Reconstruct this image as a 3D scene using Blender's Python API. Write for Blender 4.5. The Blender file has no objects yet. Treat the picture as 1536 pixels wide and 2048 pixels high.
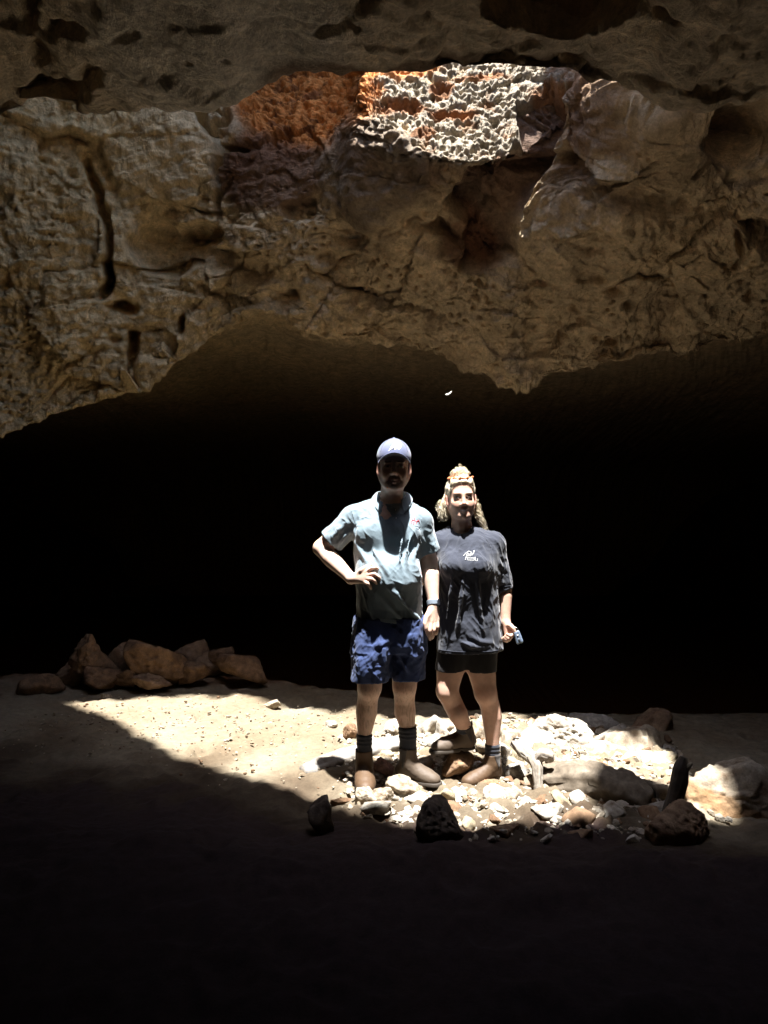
import bpy, math, time
import numpy as np
from mathutils import Vector

# ---------------------------------------------------------------- camera, sky, sun, exposure
scene = bpy.context.scene
f4 = np.float32
FPX = 1547.0          # focal length in pixels of the 1536 x 2048 photograph
CAMZ = 1.41
cam_data = bpy.data.cameras.new("camera")
cam = bpy.data.objects.new("camera", cam_data)
scene.collection.objects.link(cam)
cam.location = (0, 0, CAMZ)
cam.rotation_euler = (math.radians(90), 0, 0)
cam_data.sensor_fit = 'VERTICAL'
cam_data.sensor_height = 24.0
cam_data.lens = 24.0 * FPX / 2048.0
cam_data.clip_start = 0.05
cam_data.clip_end = 200
scene.camera = cam

SUN_EL = 81.0
world = bpy.data.worlds.new("World")
scene.world = world
world.use_nodes = True
wn = world.node_tree.nodes
sky = wn.new('ShaderNodeTexSky')
sky.sky_type = 'NISHITA'
sky.sun_disc = False
sky.sun_elevation = math.radians(SUN_EL)
sky.sun_rotation = math.radians(180)
wn['Background'].inputs['Strength'].default_value = 0.15
world.node_tree.links.new(sky.outputs[0], wn['Background'].inputs['Color'])

sun_data = bpy.data.lights.new("sun", 'SUN')
sun_data.energy = 5.0
sun_data.angle = math.radians(1.0)
sun_data.color = (1.0, 0.985, 0.955)
sun = bpy.data.objects.new("sun", sun_data)
scene.collection.objects.link(sun)
sun.rotation_euler = (math.radians(90 - SUN_EL), 0, 0)
sun.location = (0, 0, 12)
SLOPE = 1.0 / math.tan(math.radians(SUN_EL))      # metres the beam moves back per metre it falls

vs = scene.view_settings
vs.view_transform = 'Standard'
vs.look = 'None'
vs.gamma = 1.0
vs.use_curve_mapping = False
vs.exposure = 2.4
cy = scene.cycles
cy.use_adaptive_sampling = False
cy.use_denoising = True
cy.max_bounces = 10
cy.diffuse_bounces = 8
cy.sample_clamp_indirect = 6.0
cy.caustics_reflective = False
cy.caustics_refractive = False

# ---------------------------------------------------------------- numpy helpers
rng = np.random.default_rng(7)
_perm = np.concatenate([rng.permutation(256)] * 3).astype(np.int32)
_grad = rng.normal(size=(256, 3)); _grad /= np.linalg.norm(_grad, axis=1)[:, None]
_grad = _grad.astype(f4)


def perlin(p):
    p = np.asarray(p, f4)
    i = np.floor(p).astype(np.int32)
    f = p - i
    i &= 255
    u = f * f * f * (f * (f * 6 - 15) + 10)
    out = 0
    for dx in (0, 1):
        wx = u[..., 0] if dx else 1 - u[..., 0]
        for dy in (0, 1):
            wy = u[..., 1] if dy else 1 - u[..., 1]
            for dz in (0, 1):
                wz = u[..., 2] if dz else 1 - u[..., 2]
                h = _perm[_perm[_perm[i[..., 0] + dx] + i[..., 1] + dy] + i[..., 2] + dz]
                g = _grad[h]
                out = out + wx * wy * wz * (g[..., 0] * (f[..., 0] - dx) + g[..., 1] * (f[..., 1] - dy) + g[..., 2] * (f[..., 2] - dz))
    return out * 1.6


def fbm(p, octv=4, gain=0.5, ridge=False):
    a, s, t = 1.0, 0.0, 0.0
    p = np.asarray(p, f4)
    for o in range(octv):
        n = perlin(p * (2.03 ** o) + 17.3 * o)
        if ridge:
            n = 1 - 2 * np.abs(n)
        s = s + a * n
        t += a
        a *= gain
    return s / t


_jit = rng.random((256, 3)).astype(f4)


def worley(p):
    """distance to nearest feature point (F1) and to the second (F2)"""
    p = np.asarray(p, f4)
    i = np.floor(p).astype(np.int32)
    f = p - i
    d1 = np.full(p.shape[:-1], 9, f4); d2 = d1.copy()
    for dx in (-1, 0, 1):
        for dy in (-1, 0, 1):
            for dz in (-1, 0, 1):
                h = _perm[_perm[_perm[(i[..., 0] + dx) & 255] + ((i[..., 1] + dy) & 255)] + ((i[..., 2] + dz) & 255)]
                q = _jit[h]
                d = (q[..., 0] + dx - f[..., 0]) ** 2 + (q[..., 1] + dy - f[..., 1]) ** 2 + (q[..., 2] + dz - f[..., 2]) ** 2
                m = d < d1
                d2 = np.where(m, d1, np.minimum(d2, d))
                d1 = np.where(m, d, d1)
    return np.sqrt(d1), np.sqrt(d2)


def blocks(p):
    """broken rock faces: every cell is a tilted facet with its own height (-.5 .. .5) and a joint round it"""
    p = np.asarray(p, f4)
    i = np.floor(p).astype(np.int32)
    f = p - i
    d1 = np.full(p.shape[:-1], 9, f4); d2 = d1.copy(); val = np.zeros(p.shape[:-1], f4)
    for dx in (-1, 0, 1):
        for dy in (-1, 0, 1):
            for dz in (-1, 0, 1):
                h = _perm[_perm[_perm[(i[..., 0] + dx) & 255] + ((i[..., 1] + dy) & 255)] + ((i[..., 2] + dz) & 255)]
                q = _jit[h]
                e = np.stack([f[..., 0] - dx - q[..., 0], f[..., 1] - dy - q[..., 1], f[..., 2] - dz - q[..., 2]], -1)
                d = (e * e).sum(-1)
                v = q[..., 1] - .5 + .9 * (e * _grad[(h * 7 + 3) & 255]).sum(-1)
                m = d < d1
                d2 = np.where(m, d1, np.minimum(d2, d))
                val = np.where(m, v, val)
                d1 = np.where(m, d, d1)
    return val, np.sqrt(d2) - np.sqrt(d1)


def sstep(a, b, x):
    t = np.clip((x - a) / (b - a), 0, 1)
    return t * t * (3 - 2 * t)


def W(px, py, d):
    """point of the place seen at photograph pixel (px, py) when it stands d metres in front of the lens"""
    return np.array([(px - 768) / FPX * d, d, CAMZ - (py - 1024) / FPX * d])


COL = scene.collection


def new_obj(name, me, parent=None, loc=None):
    o = bpy.data.objects.new(name, me)
    COL.objects.link(o)
    if loc is not None:
        o.location = [float(v) for v in loc]
    if parent is not None:
        o.parent = parent
    return o


def tag(o, label=None, cat=None, group=None, kind=None):
    if label: o['label'] = label
    if cat: o['category'] = cat
    if group: o['group'] = group
    if kind: o['kind'] = kind
    return o


def thing(name, label, cat, loc, group=None):
    o = new_obj(name, None, None, loc)
    o.empty_display_size = 0.1
    return tag(o, label, cat, group)


def mesh(name, V, F, mat=None, color=None, smooth=True):
    """V (n,3); F (m,k) one polygon size, or a list of such arrays"""
    me = bpy.data.meshes.new(name)
    V = np.ascontiguousarray(V, f4)
    Fs = F if isinstance(F, list) else [F]
    Fs = [np.ascontiguousarray(a, np.int32) for a in Fs if len(a)]
    me.vertices.add(len(V)); me.vertices.foreach_set('co', V.ravel())
    nl = sum(a.size for a in Fs); npoly = sum(len(a) for a in Fs)
    me.loops.add(nl); me.polygons.add(npoly)
    me.loops.foreach_set('vertex_index', np.concatenate([a.ravel() for a in Fs]))
    st, s0 = [], 0
    for a in Fs:
        st.append(s0 + np.arange(len(a), dtype=np.int32) * a.shape[1]); s0 += a.size
    me.polygons.foreach_set('loop_start', np.concatenate(st))
    me.update(calc_edges=True)
    me.polygons.foreach_set('use_smooth', np.full(npoly, smooth, bool))
    if color is not None:
        at = me.color_attributes.new('tint', 'FLOAT_COLOR', 'POINT')
        c = np.ones((len(V), 4), f4); c[:, :3] = color
        at.data.foreach_set('color', c.ravel())
    if mat is not None:
        me.materials.append(mat)
    return me


def part(name, V, F, mat, parent, color=None, smooth=True):
    """a child mesh whose vertices are given in world metres"""
    org = np.array(parent.location) if parent.parent is None else np.array(parent.parent.location) + np.array(parent.location)
    o = new_obj(name, mesh(name, np.asarray(V) - org, F, mat, color, smooth), parent)
    return o


def grid_faces(nu, nv, flip=False, wrap=False):
    a = np.arange(nu * nv).reshape(nu, nv)
    if wrap:
        a = np.concatenate([a, a[:1]], 0)
    q = np.stack([a[:-1, :-1], a[1:, :-1], a[1:, 1:], a[:-1, 1:]], -1).reshape(-1, 4)
    return q[:, ::-1] if flip else q


def grid_normals(P):
    du = np.gradient(P, axis=0); dv = np.gradient(P, axis=1)
    n = np.cross(du, dv)
    return n / (np.linalg.norm(n, axis=-1, keepdims=True) + 1e-9)


def vnormals(V, F):
    n = np.zeros_like(V)
    a, b, c, d = (V[F[:, i]] for i in range(4))
    fn = np.cross(c - a, d - b)
    for i in range(4):
        np.add.at(n, F[:, i], fn)
    return n / (np.linalg.norm(n, axis=1, keepdims=True) + 1e-12)


def blur(P, n=1, wrap=False):
    for _ in range(n):
        Q = P.copy()
        Q[1:-1] = 0.5 * P[1:-1] + 0.25 * (P[2:] + P[:-2])
        P = Q.copy()
        P[:, 1:-1] = 0.5 * Q[:, 1:-1] + 0.25 * (Q[:, 2:] + Q[:, :-2])
    return P


def tube(pts, rad, n=8, caps=True):
    """closed swept tube along pts with radius per point -> V, [quads, caps]"""
    pts = np.asarray(pts, float); m = len(pts)
    rad = np.broadcast_to(np.asarray(rad, float), (m,))
    t = np.gradient(pts, axis=0); t /= np.linalg.norm(t, axis=1)[:, None] + 1e-12
    up = np.array([0.0, 0, 1]) if abs(t[0][2]) < .9 else np.array([0.0, 1, 0])
    V = []
    nrm = np.cross(t[0], up); nrm /= np.linalg.norm(nrm)
    for i in range(m):
        nrm = nrm - t[i] * nrm.dot(t[i]); nrm /= np.linalg.norm(nrm) + 1e-12
        b = np.cross(t[i], nrm)
        a = np.arange(n) * 2 * math.pi / n
        V.append(pts[i] + rad[i] * (np.cos(a)[:, None] * nrm + np.sin(a)[:, None] * b))
    V = np.concatenate(V)
    q = []
    a = np.arange(m * n).reshape(m, n)
    b = np.roll(a, -1, 1)
    q = np.stack([a[:-1], b[:-1], b[1:], a[1:]], -1).reshape(-1, 4)
    F = [q]
    if caps:
        F.append(np.array([a[0][::-1], a[-1]]))
    return V, F


def join(list_vf):
    V, off, byk = [], 0, {}
    for v, F in list_vf:
        for a in (F if isinstance(F, list) else [F]):
            byk.setdefault(a.shape[1], []).append(np.asarray(a) + off)
        V.append(v); off += len(v)
    return np.concatenate(V), [np.concatenate(a) for a in byk.values()]


# ---------------------------------------------------------------- materials
def mat_new(name):
    m = bpy.data.materials.new(name); m.use_nodes = True
    nt = m.node_tree
    return m, nt, nt.nodes, nt.links, nt.nodes['Principled BSDF']


def noise_node(nodes, links, vec, scale, detail=6, rough=0.6):
    n = nodes.new('ShaderNodeTexNoise'); n.inputs['Scale'].default_value = scale
    n.inputs['Detail'].default_value = detail; n.inputs['Roughness'].default_value = rough
    links.new(vec, n.inputs['Vector'])
    return n


def earth_mat(name, base=None, var=0.35, scale=14, rough=0.95, bump=0.6, bump_dist=0.01, fine=70, spec=0.15):
    """rock, sand or soil: tint attribute (or a base colour) times grain, with bump"""
    m, nt, N, L, B = mat_new(name)
    tc = N.new('ShaderNodeTexCoord')
    if base is None:
        at = N.new('ShaderNodeAttribute'); at.attribute_name = 'tint'; colo = at.outputs['Color']
    else:
        rgb = N.new('ShaderNodeRGB'); rgb.outputs[0].default_value = (*base, 1); colo = rgb.outputs[0]
    n1 = noise_node(N, L, tc.outputs['Object'], scale, 8, .65)
    n2 = noise_node(N, L, tc.outputs['Object'], fine, 6, .7)
    mr = N.new('ShaderNodeMapRange'); mr.inputs[1].default_value = .3; mr.inputs[2].default_value = .7
    mr.inputs[3].default_value = 1 - var; mr.inputs[4].default_value = 1 + var
    L.new(n1.outputs['Fac'], mr.inputs[0])
    mr2 = N.new('ShaderNodeMapRange'); mr2.inputs[1].default_value = .3; mr2.inputs[2].default_value = .7
    mr2.inputs[3].default_value = 1 - var * .7; mr2.inputs[4].default_value = 1 + var * .7
    L.new(n2.outputs['Fac'], mr2.inputs[0])
    mu = N.new('ShaderNodeMath'); mu.operation = 'MULTIPLY'
    L.new(mr.outputs[0], mu.inputs[0]); L.new(mr2.outputs[0], mu.inputs[1])
    vm = N.new('ShaderNodeVectorMath'); vm.operation = 'SCALE'
    L.new(colo, vm.inputs[0]); L.new(mu.outputs[0], vm.inputs['Scale'])
    L.new(vm.outputs[0], B.inputs['Base Color'])
    B.inputs['Roughness'].default_value = rough
    B.inputs['Specular IOR Level'].default_value = spec
    bp = N.new('ShaderNodeBump'); bp.inputs['Strength'].default_value = bump; bp.inputs['Distance'].default_value = bump_dist
    ad = N.new('ShaderNodeMath'); ad.operation = 'ADD'
    L.new(n1.outputs['Fac'], ad.inputs[0]); L.new(n2.outputs['Fac'], ad.inputs[1])
    L.new(ad.outputs[0], bp.inputs['Height']); L.new(bp.outputs[0], B.inputs['Normal'])
    return m


def cloth_mat(name, base, var=0.12, weave=900, rough=0.9, sheen=0.3, blot=6, bump=0.25):
    m, nt, N, L, B = mat_new(name)
    tc = N.new('ShaderNodeTexCoord')
    n1 = noise_node(N, L, tc.outputs['Object'], blot, 5, .6)
    n2 = noise_node(N, L, tc.outputs['Object'], weave * .35, 3, .6)
    mr = N.new('ShaderNodeMapRange'); mr.inputs[1].default_value = .3; mr.inputs[2].default_value = .7
    mr.inputs[3].default_value = 1 - var; mr.inputs[4].default_value = 1 + var
    L.new(n1.outputs['Fac'], mr.inputs[0])
    mr2 = N.new('ShaderNodeMapRange'); mr2.inputs[1].default_value = .3; mr2.inputs[2].default_value = .7
    mr2.inputs[3].default_value = 1 - var; mr2.inputs[4].default_value = 1 + var
    L.new(n2.outputs['Fac'], mr2.inputs[0])
    mu = N.new('ShaderNodeMath'); mu.operation = 'MULTIPLY'
    L.new(mr.outputs[0], mu.inputs[0]); L.new(mr2.outputs[0], mu.inputs[1])
    rgb = N.new('ShaderNodeRGB'); rgb.outputs[0].default_value = (*base, 1)
    vm = N.new('ShaderNodeVectorMath'); vm.operation = 'SCALE'
    L.new(rgb.outputs[0], vm.inputs[0]); L.new(mu.outputs[0], vm.inputs['Scale'])
    L.new(vm.outputs[0], B.inputs['Base Color'])
    B.inputs['Roughness'].default_value = rough
    B.inputs['Specular IOR Level'].default_value = 0.2
    B.inputs['Sheen Weight'].default_value = sheen
    bp = N.new('ShaderNodeBump'); bp.inputs['Strength'].default_value = bump; bp.inputs['Distance'].default_value = 0.004
    n3 = noise_node(N, L, tc.outputs['Object'], 38, 6, .6)
    L.new(n3.outputs['Fac'], bp.inputs['Height']); L.new(bp.outputs[0], B.inputs['Normal'])
    return m


def plain_mat(name, base, rough=0.5, metal=0.0, spec=0.5, coat=0.0):
    m, nt, N, L, B = mat_new(name)
    tc = N.new('ShaderNodeTexCoord')
    n1 = noise_node(N, L, tc.outputs['Object'], 60, 5, .6)
    mr = N.new('ShaderNodeMapRange'); mr.inputs[3].default_value = .8; mr.inputs[4].default_value = 1.2
    L.new(n1.outputs['Fac'], mr.inputs[0])
    rgb = N.new('ShaderNodeRGB'); rgb.outputs[0].default_value = (*base, 1)
    vm = N.new('ShaderNodeVectorMath'); vm.operation = 'SCALE'
    L.new(rgb.outputs[0], vm.inputs[0]); L.new(mr.outputs[0], vm.inputs['Scale'])
    L.new(vm.outputs[0], B.inputs['Base Color'])
    B.inputs['Roughness'].default_value = rough; B.inputs['Metallic'].default_value = metal
    B.inputs['Specular IOR Level'].default_value = spec
    return m


def skin_mat(name):
    m, nt, N, L, B = mat_new(name)
    tc = N.new('ShaderNodeTexCoord')
    at = N.new('ShaderNodeAttribute'); at.attribute_name = 'tint'
    n1 = noise_node(N, L, tc.outputs['Object'], 30, 6, .6)
    n2 = noise_node(N, L, tc.outputs['Object'], 220, 3, .6)
    mr = N.new('ShaderNodeMapRange'); mr.inputs[1].default_value = .3; mr.inputs[2].default_value = .7
    mr.inputs[3].default_value = .86; mr.inputs[4].default_value = 1.12
    L.new(n1.outputs['Fac'], mr.inputs[0])
    vm = N.new('ShaderNodeVectorMath'); vm.operation = 'SCALE'
    L.new(at.outputs['Color'], vm.inputs[0]); L.new(mr.outputs[0], vm.inputs['Scale'])
    L.new(vm.outputs[0], B.inputs['Base Color'])
    B.inputs['Roughness'].default_value = .55
    B.inputs['Specular IOR Level'].default_value = .35
    B.inputs['Subsurface Weight'].default_value = .12
    B.inputs['Subsurface Radius'].default_value = (1.0, .35, .2)
    B.inputs['Subsurface Scale'].default_value = .008
    bp = N.new('ShaderNodeBump'); bp.inputs['Strength'].default_value = .15; bp.inputs['Distance'].default_value = .002
    L.new(n2.outputs['Fac'], bp.inputs['Height']); L.new(bp.outputs[0], B.inputs['Normal'])
    return m


M_ROCK = earth_mat('cave_limestone', None, .36, 11, .95, 1.0, .022, 55)
M_SAND = earth_mat('cave_sand', None, .22, 22, .97, .55, .008, 120)
M_STONE = earth_mat('chalky_stone', None, .35, 22, .95, .7, .006, 110)
M_WOOD = None

# ---------------------------------------------------------------- the cave
def floor_z(x, y):
    x = np.asarray(x, f4); y = np.asarray(y, f4)
    p = np.stack([x, y, np.zeros_like(x)], -1)
    z = .055 * fbm(p * .9 + 3.1, 3) + .026 * fbm(p * 3.2, 3)
    feet = np.exp(-((x - .05) / .38) ** 2 - ((y - 4.0) / .25) ** 2) + np.exp(-((x - .58) / .2) ** 2 - ((y - 4.08) / .2) ** 2)
    feet = np.clip(feet * 1.3, 0, 1)
    z = z * (1 - feet) - .022 * feet
    z = z - .28 * np.clip(y - np.interp(x, [-1.2, -.3, .6, 1.4], [6.65, 6.1, 5.5, 5.35]), 0, 4.5)      # the mound falls away behind
    z = z + .06 * np.exp(-((x + 1.3) / .7) ** 2 - ((y - 2.9) / .4) ** 2)
    z = z + np.exp(-((y - 3.08 + .10 * x) / .20) ** 2) * (.055 + .07 * fbm(p * 2.6 + 77, 3))      # low earth bank before the rubble
    return z


def rubble_mask(x, y):
    """where the lit floor is broken stone instead of sand"""
    p = np.stack([x, y, np.zeros_like(x)], -1)
    e = ((x - .75) / 1.05) ** 2 + ((y - 4.25) / .95) ** 2
    return sstep(1.25, .7, e + .5 * fbm(p * 2.1 + 9, 3))


def spaced(pairs):
    out = []
    for a, b, n in pairs:
        out.append(np.linspace(a, b, n, endpoint=False))
    out.append([pairs[-1][1]])
    return np.concatenate(out)


def build_floor():
    xs = spaced([(-14, -3.4, 30), (-3.4, 2.6, 440), (2.6, 14, 30)])
    ys = spaced([(-10, 1.6, 30), (1.6, 2.9, 50), (2.9, 5.6, 230), (5.6, 8, 110), (8, 27, 40)])
    X, Y = np.meshgrid(xs, ys, indexing='ij')
    Z = floor_z(X, Y)
    p = np.stack([X, Y, np.zeros_like(X)], -1)
    near = sstep(12, 7, np.abs(X) + np.abs(Y - 4.5))
    rb = rubble_mask(X, Y)
    t1, t2 = worley(p * np.array([3.4, 2.6, 1]) + .5 * fbm(p * 2, 2)[..., None])
    rough = .020 * fbm(p * 7 + 4, 4) + .009 * fbm(p * 26, 3) - .022 * sstep(.34, .14, t1) + .010 * sstep(.30, .42, t1) * sstep(.55, .44, t1)      # trodden hollows
    f1, f2 = worley(p * 13 + .35 * fbm(p * 9, 2)[..., None])
    g1, g2 = worley(p * 31)
    rough += rb * (.030 * sstep(.75, .1, f1) + .012 * sstep(.7, .1, g1)) + (1 - rb) * .006 * sstep(.5, .1, g1) * sstep(.0, .4, fbm(p * 3 + 40, 2))
    Z = Z + rough * near
    t = fbm(p * 1.7 + 20, 4)[..., None]
    c = np.array([.195, .168, .122]) * (.5 + .5 * np.clip(t * 1.5, -1, 1)) + np.array([.130, .092, .055]) * (.5 - .5 * np.clip(t * 1.5, -1, 1))
    far = sstep(6.1, 6.7, Y + .5 * t[..., 0])[..., None]
    c = c * (1 - far) + np.array([.17, .095, .055]) * far
    fore_shade = sstep(4.55, 3.3, Y + .8 * t[..., 0] + .30 * X)[..., None]      # shade of the unlit foreground put into the floor colour
    c = c * (1 - fore_shade) + np.array([.034, .022, .014]) * fore_shade
    pale = sstep(.25, .6, fbm(p * 12 + 60, 3))[..., None] * .4 * rb[..., None]
    c = c * (1 - pale) + np.array([.30, .265, .21]) * pale
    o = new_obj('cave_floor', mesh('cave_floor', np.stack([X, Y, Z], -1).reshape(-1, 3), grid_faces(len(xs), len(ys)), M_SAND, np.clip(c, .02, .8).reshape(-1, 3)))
    tag(o, kind='structure')


def project(P):
    d = np.maximum(P[..., 1], .25)
    return 768 + FPX * P[..., 0] / d, 1024 - FPX * (P[..., 2] - CAMZ) / d


def seg_dist(px, py, pts):
    best = np.full(px.shape, 1e9, f4)
    for (ax, ay), (bx, by) in zip(pts[:-1], pts[1:]):
        dx, dy = bx - ax, by - ay
        t = np.clip(((px - ax) * dx + (py - ay) * dy) / (dx * dx + dy * dy), 0, 1)
        best = np.minimum(best, np.hypot(px - ax - t * dx, py - ay - t * dy))
    return best


def ell(px, py, cx, cy, rx, ry):
    return np.sqrt(((px - cx) / rx) ** 2 + ((py - cy) / ry) ** 2)


def inside(px, py, poly):
    r = np.zeros(px.shape, bool)
    n = len(poly)
    for i in range(n):
        (ax, ay), (bx, by) = poly[i], poly[(i + 1) % n]
        c = ((ay > py) != (by > py)) & (px < (bx - ax) * (py - ay) / (by - ay + 1e-9) + ax)
        r ^= c
    return r


def poly_soft(px, py, poly, w):
    """1 inside, falling to 0 over w outside"""
    d = seg_dist(px, py, list(poly) + [poly[0]])
    return np.where(inside(px, py, poly), 1, sstep(w, 0, d))


def rock_relief(P, spong=1.0):
    """relief of pitted, knobbly limestone in metres (positive = towards the room)"""
    P = P.astype(f4)
    w = P + .045 * np.stack([fbm(P * 3.1 + s, 3) for s in (0, 31, 67)], -1)
    r = .10 * fbm(w * 1.3, 4) + .034 * fbm(w * 4.3 + 9, 4, .55)
    bv, be = blocks(w * np.array([1.7, 1.7, 2.4]) + 3); r += .060 * bv - .022 * sstep(.10, .0, be) * sstep(-.1, .3, fbm(w * 1.9 + 260, 2))
    bv, be = blocks(w * np.array([5.2, 5.2, 7.5]) + 9); r += .026 * bv * sstep(-.3, .2, fbm(w * 1.5 + 290, 2))
    led = fbm(w * 2.1 + 70, 3); r += .05 * (np.round(led * 5) / 5 - led) * sstep(-.2, .2, fbm(w * .9 + 170, 2))      # broken ledges
    strata = fbm(np.stack([w[..., 0] * 1.4, w[..., 1] * 1.4, w[..., 2] * 15 + .9 * w[..., 0]], -1), 3)
    where = sstep(-.25, .3, fbm(w * 1.1 + 50, 2))
    r += .030 * strata * where
    f1, f2 = worley(w * 5.5)
    m = sstep(-.15, .35, fbm(w * 1.7 + 80, 2)) * spong
    r -= .055 * m * sstep(.42, .08, f1)
    f1, f2 = worley(w * 12 + 5)
    r += .018 * sstep(.65, .1, f1) - .007
    m2 = sstep(-.05, .45, fbm(w * 2.3 + 120, 3))
    g1, g2 = worley(w * 19 + 11)
    r -= .036 * m2 * sstep(.42, .10, g1)
    g1, g2 = worley(w * 42)
    r -= .010 * sstep(.45, .1, g1) * sstep(-.15, .35, fbm(w * 3 + 150, 3))
    r += .022 * fbm(w * 17, 4, .62)
    return r


def limestone_tint(P):
    t = np.clip(.5 + .9 * fbm(P * 1.2 + 200, 4), 0, 1)[..., None]
    c = np.array([.72, .545, .33]) * t + np.array([.60, .48, .325]) * (1 - t)
    s = sstep(.1, .5, fbm(P * 3.4 + 230, 4))[..., None] * .5
    warm = sstep(0, -2.2, P[..., 0])[..., None] * np.array([.02, .0, -.05])
    return c * (1 - s) + np.array([.33, .23, .14]) * s + warm


def blend(c, col, m):
    return c * (1 - m[..., None]) + np.array(col) * m[..., None]


# far side of the skylight: columns are bearings (photograph px), key points are (py, distance)
B_COLS = [  # px,  W(py,d),      M(py,d),      L(py,d)
    (-900, (420, 5.0), (700, 5.2), (1010, 5.4)),
    (-300, (250, 5.2), (610, 5.4), (940, 5.7)),
    (0, (250, 5.45), (560, 5.6), (872, 5.85)),
    (120, (255, 5.55), (560, 5.7), (832, 5.95)),
    (235, (240, 5.65), (500, 5.75), (800, 6.0)),
    (300, (235, 5.65), (480, 5.8), (770, 6.05)),
    (365, (235, 5.6), (480, 5.75), (722, 6.05)),
    (430, (240, 5.6), (470, 5.75), (672, 6.0)),
    (520, (300, 5.45), (440, 5.5), (630, 5.8)),
    (590, (300, 5.35), (440, 5.4), (655, 5.8)),
    (690, (290, 5.2), (440, 5.35), (685, 5.8)),
    (722, (205, 4.91), (440, 5.2), (682, 5.8)),
    (760, (245, 4.81), (440, 5.1), (686, 5.8)),
    (800, (280, 4.76), (445, 5.05), (695, 5.8)),
    (900, (320, 4.68), (450, 5.0), (722, 5.8)),
    (980, (322, 4.68), (450, 5.05), (758, 5.75)),
    (1016, (308, 4.71), (450, 5.1), (776, 5.7)),
    (1064, (240, 4.81), (440, 5.15), (768, 5.7)),
    (1110, (185, 4.81), (420, 5.0), (748, 5.6)),
    (1165, (155, 4.76), (400, 4.85), (745, 5.6)),
    (1250, (200, 4.4), (420, 4.75), (742, 5.5)),
    (1340, (235, 4.3), (430, 4.75), (720, 5.5)),
    (1450, (235, 4.3), (450, 4.75), (690, 5.5)),
    (1536, (330, 4.4), (490, 4.8), (670, 5.5)),
    (1836, (330, 4.4), (520, 4.7), (800, 5.2)),
    (2400, (430, 4.4), (720, 4.5), (1010, 4.7)),
]
A_RIM = [  # px, py, distance of the near lip of the skylight
    (-900, 260, 5.0), (-300, 245, 5.0), (0, 240, 4.45), (60, 215, 4.4), (130, 205, 4.3), (210, 232, 4.0), (290, 208, 3.72), (430, 196, 3.36),
    (480, 192, 3.28), (540, 150, 3.16), (590, 130, 3.1), (720, 148, 3.0), (860, 146, 2.97), (905, 136, 2.94), (1000, 142, 2.92), (1100, 146, 2.95),
    (1160, 152, 2.90), (1250, 172, 2.9), (1350, 216, 2.85), (1440, 202, 2.85), (1536, 168, 2.85), (1836, 160, 2.9), (2400, 240, 3.0)]


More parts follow.
